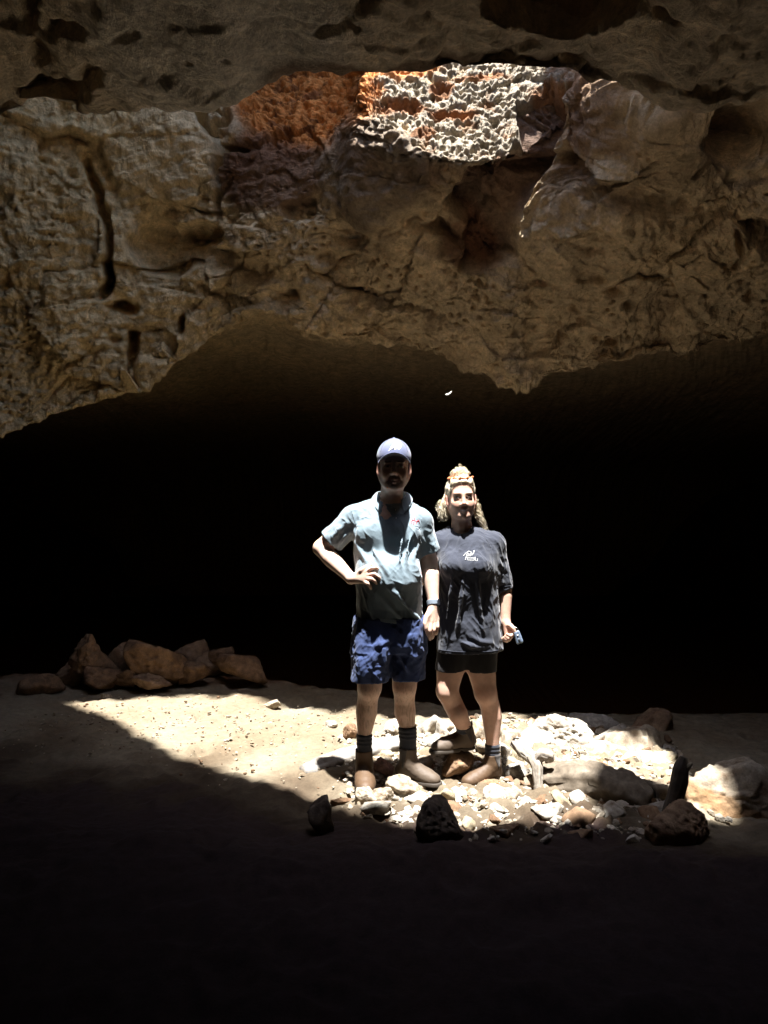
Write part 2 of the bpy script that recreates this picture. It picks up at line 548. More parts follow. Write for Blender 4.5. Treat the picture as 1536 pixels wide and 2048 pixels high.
def build_far_face():
    px = np.concatenate([[-6500, -4800, -3600, -2600, -1800, -1200], np.arange(-640, -160, 40), np.arange(-140, 1690, 2.7), np.arange(1700, 2200, 40), [2700, 3300, 4100, 5100, 6300, 8000]]).astype(float)
    tab = np.array([[c[0], *c[1], *c[2], *c[3]] for c in B_COLS], float)
    wig = 10 * fbm(np.stack([px * .013, px * 0, px * 0], -1), 4)
    col = lambda i: np.interp(px, tab[:, 0], tab[:, i])
    pyW, dW, pyM, dM, pyL, dL = (col(i) for i in range(1, 7))
    pyW = pyW + .6 * wig; pyL = pyL + wig
    z = lambda py, d: CAMZ - (py - 1024) / FPX * d
    zL = z(pyL, dL)
    keys = [(dW + np.interp(px, [300, 500, 1160, 1260], [.15, .75, .75, -.25]), np.full_like(px, 5.25)), (dW, z(pyW, dW)), (dM, z(pyM, dM)), (dL, zL),
            (dL + .14, zL + .20), (dL + 1.6, zL * .6 + .4 * 2.8 + .30), (np.full_like(px, 13.0), zL * .2 + .8 * 3.0), (np.full_like(px, 22.0), np.full_like(px, 2.6)), (np.full_like(px, 25.0), np.full_like(px, -1.6))]
    counts = [210, 130, 200, 50, 80, 26, 12, 8]
    D, Z, ROW = [], [], []
    for k, n in enumerate(counts):
        t = np.linspace(0, 1, n, endpoint=(k == len(counts) - 1))
        (d0, z0), (d1, z1) = keys[k], keys[k + 1]
        D.append(d0[:, None] * (1 - t) + d1[:, None] * t)
        Z.append(z0[:, None] * (1 - t) + z1[:, None] * t)
        ROW.append(k + t)
    D = np.concatenate(D, 1); Z = np.concatenate(Z, 1); ROW = np.concatenate(ROW)
    out = sstep(1500, 5200, np.abs(px - 768))[:, None]
    Z = Z * (1 - out) - 1.2 * out
    X = (px[:, None] - 768) / FPX * np.minimum(D, 9 + .35 * (D - 9))
    P = blur(np.stack([X, D, Z], -1), 5)
    n = grid_normals(P)
    s = np.sign((n * (np.array([0, 0, CAMZ]) - P)).sum(-1)[200:400, 260:460].mean())
    n = n * s
    n = blur(n, 6); n /= np.linalg.norm(n, axis=-1, keepdims=True)
    PX, PY = project(P)
    R = np.broadcast_to(ROW, PX.shape)
    vis = R < 3.2
    wx = PX + 22 * fbm(P * 3.3 + 300, 3); wy = PY + 22 * fbm(P * 3.3 + 330, 3)
    disp = 1.25 * rock_relief(P)
    bulge_a = ell(wx, wy, 745, 345, 118, 112); bulge_b = ell(wx, wy, 325, 312, 118, 108)
    smooth = np.maximum.reduce([sstep(1.15, .8, bulge_a), sstep(1.15, .8, bulge_b), .8 * sstep(1.2, .8, ell(wx, wy, 545, 340, 105, 85)), .8 * sstep(1.2, .7, ell(wx, wy, 1270, 250, 130, 70))]) * vis
    disp *= 1 - .45 * smooth
    disp *= 1 - .65 * sstep(1.15, .8, ell(wx, wy, 930, 215, 250, 125)) * (R < 1.3)
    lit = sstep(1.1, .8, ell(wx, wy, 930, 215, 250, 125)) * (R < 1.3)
    orange0 = sstep(1.15, .8, ell(wx, wy, 610, 195, 150, 105)) * vis
    g1, g2 = worley(P * 9 + .5 * fbm(P * 7, 2)[..., None]); h1, h2 = worley(P * 21)
    k1, k2 = worley(P * 40 + 3)
    crust = fbm(np.stack([P[..., 0] * 7, P[..., 1] * 9, P[..., 2] * 11], -1) + .3 * fbm(P * 5, 2)[..., None], 4, .62)
    disp += lit * (.05 * crust - .050 * sstep(.46, .16, h1) - .030 * sstep(.5, .12, k1) + .022 * fbm(P * 30, 3, .6))
    disp += orange0 * (.07 * crust - .05 * sstep(.45, .1, h1) - .02 * sstep(.5, .1, k1))

    def dome(e):
        return np.sqrt(np.clip(1 - e * e, 0, 1))
    rings = lambda e, k: np.sin(e * k + 1.5 * fbm(P * 4, 2))
    disp += vis * (.09 * dome(bulge_a) + .010 * rings(bulge_a, 26) * sstep(1.1, .9, bulge_a) * sstep(-.2, .5, fbm(P * 3 + 90, 2) + .25 * (PY > 345)))
    disp += vis * (.08 * dome(bulge_b) + .020 * fbm(np.stack([PX * .006 + 2, PY * .06 + PX * .018, P[..., 1]], -1), 3) * sstep(1.1, .9, bulge_b))

    def pit(cx, cy, rx, ry, dep, hard=.35):
        return -dep * sstep(1.0, 1 - hard - .3, ell(wx, wy, cx, cy, rx, ry)) * vis

    def crack(pts, w, dep):
        return -dep * sstep(w, w * .35, seg_dist(wx, wy, pts)) * vis
    disp += pit(244, 612, 36, 18, .22) + pit(205, 545, 14, 42, .24)
    disp += pit(335, 495, 95, 62, .20, .1) + pit(385, 470, 60, 35, .16, .1)
    disp += crack([(170, 315), (192, 380), (206, 430), (214, 520), (205, 590)], 13, .22)
    disp += crack([(268, 670), (262, 720), (258, 775)], 15, .25)
    disp += crack([(285, 212), (340, 206), (400, 222), (420, 255), (455, 244)], 13, .30)
    disp += crack([(425, 240), (440, 300), (440, 370), (436, 420)], 11, .14)
    disp += pit(470, 297, 34, 10, .12) + pit(600, 420, 40, 30, .10, .1) + pit(362, 650, 16, 24, .2) + pit(495, 655, 14, 10, .12)
    disp += pit(800, 212, 52, 16, .07) + pit(885, 172, 22, 15, .06) + pit(905, 226, 44, 13, .07) + pit(1095, 180, 26, 22, .08)
    # hollow between the sunlit wall and the proud block on the right
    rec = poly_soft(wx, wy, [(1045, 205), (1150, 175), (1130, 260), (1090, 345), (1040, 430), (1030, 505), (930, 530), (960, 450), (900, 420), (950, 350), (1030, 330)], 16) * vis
    disp -= .20 * rec
    disp += .16 * sstep(0, 22, wx - np.interp(PY, [120, 190, 340, 420, 500, 560], [1170, 1155, 1092, 1040, 1032, 1100])) * sstep(620, 480, PY) * sstep(90, 160, PY) * vis * sstep(1900, 1300, PX)
    disp += pit(1480, 262, 84, 70, .95, .1)
    disp += crack([(1390, 330), (1440, 285), (1480, 262)], 7, .05) + crack([(1480, 440), (1480, 480), (1465, 510)], 9, .12)
    for cx, cy, r, dd in [(575, 590, 20, .05), (650, 520, 26, .06), (700, 470, 40, .06), (880, 480, 40, .09), (1180, 545, 16, .05), (830, 455, 30, .06), (520, 540, 40, .07), (450, 520, 40, .08), (610, 690, 14, .05), (1220, 700, 16, .10), (1270, 380, 50, .07), (1340, 390, 40, .06), (1300, 470, 26, .04)]:
        disp += pit(cx, cy, r * 1.4, r * .8, dd)
    far = sstep(3.9, 5.2, R)
    disp = disp * (1 - .5 * far)
    P2 = P + n * disp[..., None]
    c = limestone_tint(P)
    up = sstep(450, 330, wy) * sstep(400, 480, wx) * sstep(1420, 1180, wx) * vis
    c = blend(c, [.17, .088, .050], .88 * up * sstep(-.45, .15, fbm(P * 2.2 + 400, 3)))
    orange = np.maximum(sstep(1.15, .8, ell(wx, wy, 610, 195, 150, 105)), sstep(1.1, .7, ell(wx, wy, 800, 128, 100, 34))) * vis
    c = blend(c, [.62, .24, .068], orange)
    c = blend(c, [.16, .06, .025], .85 * orange * sstep(-.05, -.3, crust + .2 * fbm(P * 20, 2)))
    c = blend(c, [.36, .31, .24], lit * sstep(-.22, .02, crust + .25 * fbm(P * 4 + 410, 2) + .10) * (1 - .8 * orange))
    for hx, hy, hr, hs in ((800, 212, 62, 20), (885, 172, 28, 20), (905, 226, 56, 18), (1095, 182, 30, 24), (960, 150, 60, 10), (850, 262, 30, 12)):      # rust-stained hollows
        c = blend(c, [.24, .11, .05], .9 * sstep(1.1, .75, ell(wx, wy, hx, hy, hr, hs)) * vis)
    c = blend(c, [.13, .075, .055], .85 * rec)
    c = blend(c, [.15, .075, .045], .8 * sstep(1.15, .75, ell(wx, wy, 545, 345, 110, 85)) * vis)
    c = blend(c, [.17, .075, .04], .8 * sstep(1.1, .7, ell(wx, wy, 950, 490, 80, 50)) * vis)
    c = blend(c, [.19, .14, .10], .7 * sstep(1.1, .8, bulge_a) * vis)
    c = c * (1 - .0 * far[..., None])
    V = P2.reshape(-1, 3)
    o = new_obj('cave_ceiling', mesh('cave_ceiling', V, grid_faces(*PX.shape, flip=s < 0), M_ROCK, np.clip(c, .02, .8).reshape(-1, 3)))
    tag(o, kind='structure')


def build_near_ceiling():
    tab = np.array(A_RIM, float)
    px = np.concatenate([[-7500, -6500, -5000, -3600, -2600, -1800, -1200], np.arange(-640, -160, 40), np.arange(-160, 1700, 4.0), np.arange(1700, 2200, 40), [2700, 3300, 4100, 5100, 6300, 8000, 9000]]).astype(float)
    pyR = np.interp(px, tab[:, 0], tab[:, 1]) + 8 * fbm(np.stack([px * .02, px * 0 + 5, px * 0], -1), 4)
    dR = np.interp(px, tab[:, 0], tab[:, 2])
    zR = CAMZ - (pyR - 1024) / FPX * dR
    x0 = (px - 768) / FPX * dR
    one = np.ones_like(px)
    keys = [(dR - 1.45, 5.3 * one), (dR - .90, zR + .95), (dR - .06, zR + .12), (dR, zR), (dR - .25, zR + .01), (dR - .60, zR + .05), (dR - 1.1, zR + .16), (.6 * one, 3.75 * one), (-2.5 * one, 3.5 * one), (-6.5 * one, 2.8 * one), (-9 * one, -1.0 * one)]  # first keys form an added unseen slope bouncing sun on to the far side
    counts = [14, 30, 20, 60, 60, 50, 30, 16, 12, 8]
    D, Z = [], []
    for k, n in enumerate(counts):
        t = np.linspace(0, 1, n, endpoint=(k == len(counts) - 1))
        (d0, z0), (d1, z1) = keys[k], keys[k + 1]
        D.append(d0[:, None] * (1 - t) + d1[:, None] * t)
        Z.append(z0[:, None] * (1 - t) + z1[:, None] * t)
    D = np.concatenate(D, 1); Z = np.concatenate(Z, 1)
    out = sstep(4500, 8000, np.abs(px - 768))[:, None]
    Z = Z * (1 - out) - 1.0 * out
    P = blur(np.stack([x0[:, None] + 0 * D, D, Z], -1), 3)
    n = grid_normals(P)
    s = np.sign((n * (np.array([0, 0, CAMZ]) - P)).sum(-1)[200:400, 60:200].mean())
    n = n * s
    n = blur(n, 6); n /= np.linalg.norm(n, axis=-1, keepdims=True)
    PX, PY = project(P)
    vis = (P[..., 1] > 1.2) & (np.arange(P.shape[1])[None, :] > 58)
    wx = PX + 26 * fbm(P * 4 + 500, 3); wy = PY + 26 * fbm(P * 4 + 530, 3)
    # the clean grey slab on the left carries fewer pits than the spongy rock beside it
    slab = sstep(1.2, .8, ell(wx, wy, 440, 60, 260, 170)) * vis
    disp = blur((.62 * rock_relief(P * 1.25 + 40, 1.0) * (1 - .30 * slab))[..., None], 2)[..., 0]
    disp += .03 * slab
    cav = sstep(1.05, .75, ell(wx, wy, 1120, 20, 150, 66)) * vis
    disp -= 1.1 * cav
    for cx, cy, rx, ry, dd in [(110, 190, 70, 40, .12), (180, 150, 40, 30, .10), (70, 110, 30, 30, .08), (700, 45, 24, 14, .06), (660, 55, 30, 12, .04), (260, 60, 26, 12, .03), (130, 60, 60, 26, .06), (1330, 45, 40, 14, .04), (375, 120, 14, 9, .02), (450, 110, 12, 9, .02), (50, 10, 30, 60, .12)]:
        disp -= dd * sstep(1.0, .4, ell(wx, wy, cx, cy, rx, ry)) * vis
    P2 = P + n * disp[..., None]
    c = limestone_tint(P * 1.3 + 7)
    c = blend(c, [.74, .67, .56], .85 * slab + .35 * (1 - slab) * vis)
    c[:, :56] = c[:, :56] * .3 + np.array([.58, .44, .29]) * .7      # added unseen slope above the lip, coloured to bounce warm sunlight
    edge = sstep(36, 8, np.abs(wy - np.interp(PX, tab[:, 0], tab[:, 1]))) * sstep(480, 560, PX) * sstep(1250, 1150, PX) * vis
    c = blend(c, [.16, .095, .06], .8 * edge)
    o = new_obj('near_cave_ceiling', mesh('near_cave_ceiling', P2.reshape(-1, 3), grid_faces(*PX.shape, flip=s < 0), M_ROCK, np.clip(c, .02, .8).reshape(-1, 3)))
    tag(o, kind='structure')


# sunlit patch on the floor (x, distance), plus a lobe lighting the added slope
PATCH = [(-2.34, 5.76), (-2.02, 5.44), (-1.71, 5.12), (-1.50, 4.83), (-1.28, 4.57), (-1.06, 4.36), (-.84, 4.18), (-.53, 3.94), (-.22, 3.74), (.04, 3.58), (.06, 2.1), (.40, 1.95), (1.00, 2.1), (.98, 3.46), (1.00, 3.82), (1.16, 4.00), (1.36, 4.02),
         (1.40, 3.50), (1.60, 3.54), (1.58, 3.95), (1.62, 4.5), (1.56, 4.90), (1.28, 5.05), (.92, 5.22), (1.02, 5.60), (1.24, 6.45), (.55, 6.75), (-.10, 6.55), (-.20, 5.55), (-.35, 5.50), (-.62, 5.74), (-1.05, 5.90), (-1.45, 5.93), (-1.90, 5.88)]


def build_roof():
    pts = np.array(PATCH)
    P = []
    for a, b in zip(pts, np.roll(pts, -1, 0)):
        n = max(2, int(np.hypot(*(b - a)) / .035))
        t = np.linspace(0, 1, n, endpoint=False)[:, None]
        P.append(a * (1 - t) + b * t)
    P = np.concatenate(P)
    q = np.concatenate([P, np.zeros((len(P), 1))], 1)
    P = P + .05 * np.stack([fbm(q * 4 + 3, 4), fbm(q * 4 + 60, 4)], -1)
    z0, z1 = 5.6, 6.1
    from mathutils.geometry import tessellate_polygon
    n = len(P)
    ring = [(-34, -26), (34, -26), (34, 42), (-34, 42)]
    V, tris = [], []
    for z in (z0, z1):
        q = P - [0, SLOPE * z]
        out = [Vector((x, y, 0)) for x, y in ring]
        hole = [Vector((x, y, 0)) for x, y in q]
        t = tessellate_polygon([out, hole])
        off = len(V)
        V += [(x, y, z) for x, y in ring] + [(x, y, z) for x, y in q]
        tris += [[off + i for i in f] for f in t]
    m = n + 4
    side = [(4 + i, 4 + (i + 1) % n, m + 4 + (i + 1) % n, m + 4 + i) for i in range(n)]
    me = mesh('cave_roof', np.array(V), [np.array(tris), np.array(side)], M_ROCKPLAIN, None, False)
    tag(new_obj('cave_roof', me), kind='structure')


def build_wall():
    a = np.linspace(0, 2 * math.pi, 180, endpoint=False)
    zs = np.linspace(-2.5, 6.0, 40)
    A, Z = np.meshgrid(a, zs, indexing='ij')
    P = np.stack([14.5 * np.cos(A), 8 + 19.5 * np.sin(A), Z], -1)
    k = 1 + .06 * fbm(P * .35, 4)
    P[..., :2] = (P[..., :2] - [0, 8]) * k[..., None] + [0, 8]
    me = mesh('cave_wall', P.reshape(-1, 3), grid_faces(180, 40, wrap=True, flip=True), M_ROCKPLAIN)
    tag(new_obj('cave_wall', me), kind='structure')


M_ROCKPLAIN = earth_mat('brown_cave_rock', (.20, .14, .09), .3, 3, .95, .8, .05, 20)
build_roof()
build_wall()
build_floor()
build_far_face()
build_near_ceiling()

# ---------------------------------------------------------------- solid modelling by distance fields (bodies, clothes, boots)
class Vol:
    def __init__(s, lo, hi, h):
        s.lo = np.array(lo, float); s.h = h
        s.n = np.ceil((np.array(hi) - s.lo) / h).astype(int) + 1
        s.F = np.full(s.n, .6, f4)

    def box(s, lo, hi):
        a = np.clip(np.floor((np.array(lo) - s.lo) / s.h).astype(int), 0, s.n - 1)
        b = np.clip(np.ceil((np.array(hi) - s.lo) / s.h).astype(int) + 1, 1, s.n)
        sl = tuple(slice(i, j) for i, j in zip(a, b))
        ax = [(s.lo[i] + s.h * np.arange(a[i], b[i])).astype(f4) for i in range(3)]
        return sl, ax[0][:, None, None], ax[1][None, :, None], ax[2][None, None, :]

    def op(s, sl, d, k, mode):
        A = s.F[sl]
        if A.size == 0:
            return
        if mode == 'u':
            if k > 0:
                h = np.maximum(k - np.abs(A - d), 0) / k
                s.F[sl] = np.minimum(A, d) - h * h * k * .25
            else:
                s.F[sl] = np.minimum(A, d)
        else:
            b = -d if mode == 's' else d
            if k > 0:
                h = np.maximum(k - np.abs(A - b), 0) / k
                s.F[sl] = np.maximum(A, b) + h * h * k * .25
            else:
                s.F[sl] = np.maximum(A, b)

    def cone(s, a, b, ra, rb, k=.02, mode='u', sq=None):
        """tapered capsule a->b; sq=(axis vector, factor) squashes it across that axis"""
        a = np.array(a, float); b = np.array(b, float)
        r = max(ra, rb) * (1.6 if sq else 1.0) + k + .02
        sl, X, Y, Z = s.box(np.minimum(a, b) - r, np.maximum(a, b) + r)
        ba = b - a; L2 = ba.dot(ba) + 1e-12
        px, py, pz = X - a[0], Y - a[1], Z - a[2]
        t = np.clip((px * ba[0] + py * ba[1] + pz * ba[2]) / L2, 0, 1)
        qx, qy, qz = px - t * ba[0], py - t * ba[1], pz - t * ba[2]
        d2 = qx * qx + qy * qy + qz * qz
        if sq:
            v = np.array(sq[0], float); v /= np.linalg.norm(v)
            c = qx * v[0] + qy * v[1] + qz * v[2]
            d2 = d2 + c * c * (1 / sq[1] ** 2 - 1)
        s.op(sl, np.sqrt(d2) - (ra + t * (rb - ra)), k, mode)

    def chain(s, pts, rad, k=.02, mode='u', sq=None):
        """tapered limb through several joints, merged as one solid"""
        pts = np.array(pts, float); m = max(rad) * (1.6 if sq else 1) + k + .02
        sl, X, Y, Z = s.box(pts.min(0) - m, pts.max(0) + m)
        best = None
        for i in range(len(pts) - 1):
            a, ba = pts[i], pts[i + 1] - pts[i]
            L2 = ba.dot(ba) + 1e-12
            px, py, pz = X - a[0], Y - a[1], Z - a[2]
            t = np.clip((px * ba[0] + py * ba[1] + pz * ba[2]) / L2, 0, 1)
            qx, qy, qz = px - t * ba[0], py - t * ba[1], pz - t * ba[2]
            d2 = qx * qx + qy * qy + qz * qz
            if sq:
                v = np.array(sq[0], float); v /= np.linalg.norm(v)
                c = qx * v[0] + qy * v[1] + qz * v[2]
                d2 = d2 + c * c * (1 / sq[1] ** 2 - 1)
            d = np.sqrt(d2) - (rad[i] + t * (rad[i + 1] - rad[i]))
            best = d if best is None else np.minimum(best, d)
        s.op(sl, best, k, mode)

    def ell(s, c, r, k=.02, mode='u', R=None):
        c = np.array(c, float); r = np.array(r, float)
        m = r.max() + k + .02
        sl, X, Y, Z = s.box(c - m, c + m)
        x, y, z = X - c[0], Y - c[1], Z - c[2]
        if R is not None:
            x, y, z = (R[0, 0] * x + R[1, 0] * y + R[2, 0] * z, R[0, 1] * x + R[1, 1] * y + R[2, 1] * z, R[0, 2] * x + R[1, 2] * y + R[2, 2] * z)
        q = np.sqrt((x / r[0]) ** 2 + (y / r[1]) ** 2 + (z / r[2]) ** 2)
        g = np.sqrt((x / r[0] ** 2) ** 2 + (y / r[1] ** 2) ** 2 + (z / r[2] ** 2) ** 2) + 1e-6
        s.op(sl, q * (q - 1) / g, k, mode)

    def loft(s, secs, k=.02, mode='u', p=2.0, pad=.0, z0=None, z1=None):
        """upright solid through sections (z, cx, cy, rx, ry)"""
        a = np.array(sorted(secs), float)
        m = k + .03 + abs(pad)
        lo = [(a[:, 1] - a[:, 3]).min() - m, (a[:, 2] - a[:, 4]).min() - m, a[0, 0] - m]
        hi = [(a[:, 1] + a[:, 3]).max() + m, (a[:, 2] + a[:, 4]).max() + m, a[-1, 0] + m]
        sl, X, Y, Z = s.box(lo, hi)
        zc = np.clip(Z, a[0, 0], a[-1, 0])
        cx, cy, rx, ry = (np.interp(zc.ravel(), a[:, 0], a[:, i]).reshape(zc.shape).astype(f4) for i in range(1, 5))
        rx = rx + pad; ry = ry + pad
        q = (np.abs((X - cx) / rx) ** p + np.abs((Y - cy) / ry) ** p) ** (1 / p)
        d = (q - 1) * np.minimum(rx, ry)
        b0 = a[0, 0] if z0 is None else z0; b1 = a[-1, 0] if z1 is None else z1
        d = np.maximum(d, np.maximum(b0 - Z, Z - b1))
        s.op(sl, d, k, mode)

    def half(s, pt, nrm, lo, hi, k=.0):
        """cut away everything on the side nrm points to, inside a box"""
        n = np.array(nrm, float); n /= np.linalg.norm(n)
        sl, X, Y, Z = s.box(lo, hi)
        s.op(sl, (X - pt[0]) * n[0] + (Y - pt[1]) * n[1] + (Z - pt[2]) * n[2], k, 'i')

    def warp(s, amp, scale, seed=0, stretch=(1, 1, 1), lo=None, hi=None):
        """fold the surface: add noise to the field near it"""
        m = np.abs(s.F) < .05
        idx = np.argwhere(m)
        p = s.lo + idx * s.h
        s.F[m] += (amp * fbm(p * scale * np.array(stretch) + seed, 2)).astype(f4)

    def nets(s, smooth=1):
        F = s.F
        S = F < 0
        c = np.zeros(tuple(s.n - 1), np.uint8)
        off = [(i, j, k) for i in (0, 1) for j in (0, 1) for k in (0, 1)]
        for i, j, k in off:
            c += S[i:i + c.shape[0], j:j + c.shape[1], k:k + c.shape[2]]
        mask = (c > 0) & (c < 8)
        idx = np.argwhere(mask)
        val = {o: F[idx[:, 0] + o[0], idx[:, 1] + o[1], idx[:, 2] + o[2]] for o in off}
        acc = np.zeros((len(idx), 3)); cnt = np.zeros(len(idx))
        for o in off:
            for ax in range(3):
                if o[ax] == 0:
                    q = list(o); q[ax] = 1; q = tuple(q)
                    a, b = val[o], val[q]
                    m = (a < 0) != (b < 0)
                    t = np.where(m, a / np.where(m, a - b, 1), 0)
                    e = np.array(o, float)[None, :].repeat(len(idx), 0); e[:, ax] += t
                    acc += e * m[:, None]; cnt += m
        V = s.lo + s.h * (idx + acc / cnt[:, None])
        vid = np.full(mask.shape, -1, np.int32); vid[mask] = np.arange(len(idx))
        Q = []
        for ax in range(3):
            b, d = (ax + 1) % 3, (ax + 2) % 3
            s0 = [slice(None)] * 3; s1 = [slice(None)] * 3
            s0[ax] = slice(None, -1); s1[ax] = slice(1, None)
            for v in (b, d):
                s0[v] = slice(1, -1); s1[v] = slice(1, -1)
            A, Bb = S[tuple(s0)], S[tuple(s1)]
            for sign in (0, 1):
                e = np.argwhere((A & ~Bb) if sign == 0 else (~A & Bb))
                if len(e) == 0:
                    continue
                e[:, b] += 1; e[:, d] += 1
                corners = []
                for db, dd in ((-1, -1), (0, -1), (0, 0), (-1, 0)):
                    q = e.copy(); q[:, b] += db; q[:, d] += dd
                    corners.append(vid[q[:, 0], q[:, 1], q[:, 2]])
                q = np.stack(corners, -1)
                Q.append(q if sign == 0 else q[:, ::-1])
        Q = np.concatenate(Q)
        for _ in range(smooth):
            a = np.zeros_like(V); n = np.zeros(len(V))
            for i in range(4):
                for j in (1, 3):
                    np.add.at(a, Q[:, i], V[Q[:, (i + j) % 4]]); np.add.at(n, Q[:, i], 1)
            V = .5 * V + .5 * a / n[:, None]
        return V, Q


def rot(yaw=0, pitch=0, roll=0):
    """head frame columns: right (image), forward (to the camera), up; degrees"""
    y, p, r = (math.radians(v) for v in (yaw, pitch, roll))
    base = np.array([[1, 0, 0], [0, -1, 0], [0, 0, 1.0]])       # local x,y,z -> world (forward is -Y)
    Rz = np.array([[math.cos(y), -math.sin(y), 0], [math.sin(y), math.cos(y), 0], [0, 0, 1]])
    Rx = np.array([[1, 0, 0], [0, math.cos(p), -math.sin(p)], [0, math.sin(p), math.cos(p)]])
    Ry = np.array([[math.cos(r), 0, math.sin(r)], [0, 1, 0], [-math.sin(r), 0, math.cos(r)]])
    return Rz @ base @ Rx @ Ry


class Head:
    """places head parts given in head axes (x to the image right, y out of the face, z up; origin between the eyes' depth and ears)"""
    def __init__(s, vol, org, R, sc=1.0):
        s.v, s.o, s.R, s.s = vol, np.array(org, float), R, sc

    def p(s, q):
        return s.o + s.R @ (np.array(q, float) * s.s)

    def cone(s, a, b, ra, rb, k=.012, mode='u', sq=None):
        if sq: sq = (s.R @ np.array(sq[0], float), sq[1])
        s.v.cone(s.p(a), s.p(b), ra * s.s, rb * s.s, k * s.s, mode, sq)

    def ell(s, c, r, k=.012, mode='u'):
        s.v.ell(s.p(c), np.array(r) * s.s, k * s.s, mode, s.R)

    def local(s, V):
        return (V - s.o) @ s.R / s.s


def model_head(h, man=True):
    h.ell((0, -.018, .047), (.076, .096, .083), .02)                   # skull
    h.ell((0, .022, -.035), (.064, .068, .082), .04)                   # face
    w = 1.0 if man else .93
    for sx in (-1, 1):
        h.cone((sx * .058 * w, -.012, -.045), (sx * .028 * w, .058, -.098), .020, .018, .03)   # jaw
        h.ell((sx * .040, .062, -.028), (.022, .018, .018), .02)       # cheekbone
        h.ell((sx * .036, .064, -.050), (.018, .015, .016), .025)       # smiling cheek
        h.ell((sx * .079, -.008, -.012), (.010, .020, .033), .008)     # ear
        h.ell((sx * .088, -.002, -.008), (.007, .011, .020), .006, 's')
        h.ell((sx * .074, .004, -.036), (.008, .010, .012), .008)
    h.ell((0, .074, -.103), (.022, .017, .018), .022)                  # chin
    h.cone((-.040, .078, .020), (.040, .078, .020), .013, .013, .016)   # brow
    for sx in (-1, 1):
        h.ell((sx * .032, .096, -.002), (.021, .016, .014), .010, 's')  # eye sockets
        h.ell((sx * .032, .074, -.003), (.0145, .0135, .0125), .004)    # eyeball under lids
        h.cone((sx * .018, .086, .004), (sx * .046, .080, .003), .0042, .0035, .004)   # upper lid
        h.cone((sx * .019, .084, -.011), (sx * .045, .079, -.010), .0036, .003, .004)  # lower lid
    dn = 0 if man else .007
    h.cone((0, .086, .010), (0, .108 - dn, -.034), .0080, .0110 - dn * .2, .012)      # nose
    h.ell((0, .106 - dn, -.037), (.0125 - dn * .2, .0115, .0105), .008)
    for sx in (-1, 1):
        h.ell((sx * .0125, .096 - dn * .7, -.041), (.0085, .0100, .0080), .006)
        h.ell((sx * .0065, .104 - dn, -.049), (.0042, .0055, .0035), .003, 's')
        if man: h.cone((sx * .020, .090, -.046), (sx * .034, .074, -.074), .0032, .0028, .007, 's')   # laugh line
    for sx in (-1, 1):
        h.cone((sx * .025, .074, -.064), (0, .094, -.0695), .0036, .0060, .010)
        h.cone((sx * .022, .073, -.074), (0, .090, -.083), .0034, .0062, .010)
    if man:
        h.cone((-.025, .086, -.067), (0, .102, -.0755), .0030, .0042, .003, 's')
        h.cone((.025, .086, -.067), (0, .102, -.0755), .0030, .0042, .003, 's')
    h.ell((0, .100, -.092), (.018, .010, .004), .008, 's')


def face_tint(V, h, skin, man):
    q = h.local(V)
    c = np.tile(np.array(skin, float), (len(V), 1))
    x, y, z = q[:, 0], q[:, 1], q[:, 2]
    near = (np.abs(x) < .1) & (np.abs(y) < .14) & (z > -.13) & (z < .16)
    n = fbm(q * 60, 3)

    def mix(m, col):
        m = (np.clip(m, 0, 1) * near)[:, None]
        c[:] = c * (1 - m) + np.array(col) * m
    front = sstep(.045, .06, y)
    mix(.25 * front * sstep(.022, .008, np.hypot(np.abs(x) - .040, (z + .035) * 1.0)), (.52, .22, .17))
    mix(.25 * front * sstep(.018, .008, np.hypot(x, z + .038)), (.50, .22, .17))
    mix(.5 * sstep(.068, .080, np.abs(x)) * (np.abs(y) < .04), (.55, .20, .15))
    # lips, mouth line with teeth
    zc = -.074 + .30 * np.abs(x) ** 1.15 * 1.4
    lips = sstep(.0105, .007, np.abs(z - zc)) * sstep(.028, .022, np.abs(x)) * front
    mix(.8 * lips, (.38, .14, .12) if man else (.50, .24, .20))
    mix(sstep(.0040, .0022, np.abs(z - zc)) * sstep(.022, .016, np.abs(x)) * front, (.62, .58, .50) if man else (.60, .52, .47))
    # brows
    bz = .0215 + .10 * np.abs(np.abs(x) - .034)
    br = sstep(.0065, .0035, np.abs(z - bz + .004)) * sstep(.012, .017, np.abs(x)) * sstep(.052, .045, np.abs(x)) * front
    mix((.85 if man else .5) * br, (.05, .035, .025) if man else (.24, .16, .09))
    # eyes
    for sx in (-1, 1):
        e = np.hypot((x - sx * .032) / .0125, (z + .0035) / .0048)
        mix(sstep(1.1, .8, e) * front, (.45, .41, .37))
        e2 = np.hypot(x - sx * .032, z + .0035)
        mix(sstep(.0062, .0045, e2) * sstep(1.15, .9, e) * front, (.035, .03, .03))
        lid = sstep(.0025, .001, np.abs(np.hypot((x - sx * .032) / .0150, (z + .0035) / .0062) - 1) * .006) * (z > -.006)
        mix(.7 * lid * front, (.10, .06, .05))
    if man:
        ring = np.hypot(x / .033, (z + .078) / .036)
        g = sstep(1.08, .92, ring + .10 * n) * front * (1 - sstep(.010, .006, np.abs(z - zc)) * sstep(.026, .018, np.abs(x)))
        g = g * np.where(z > -.062, sstep(.0, .004, -.046 - z), 1)
        mix(.50 * g, (.13, .10, .09))
        mix(.55 * sstep(1.0, .5, np.hypot(x / .026, (z + .110) / .016)) * front, (.36, .33, .31))     # grey chin
        st = sstep(-.02, -.05, z + .35 * np.clip(y, -.02, .06)) * (z > -.125) * (y > -.03)
        mix(.20 * st, (.20, .15, .13))
        hair = sstep(.012, -.004, y) * sstep(-.055, -.035, z) * (np.abs(x) < .078)
        mix(.9 * hair, (.06, .045, .035))
    return c


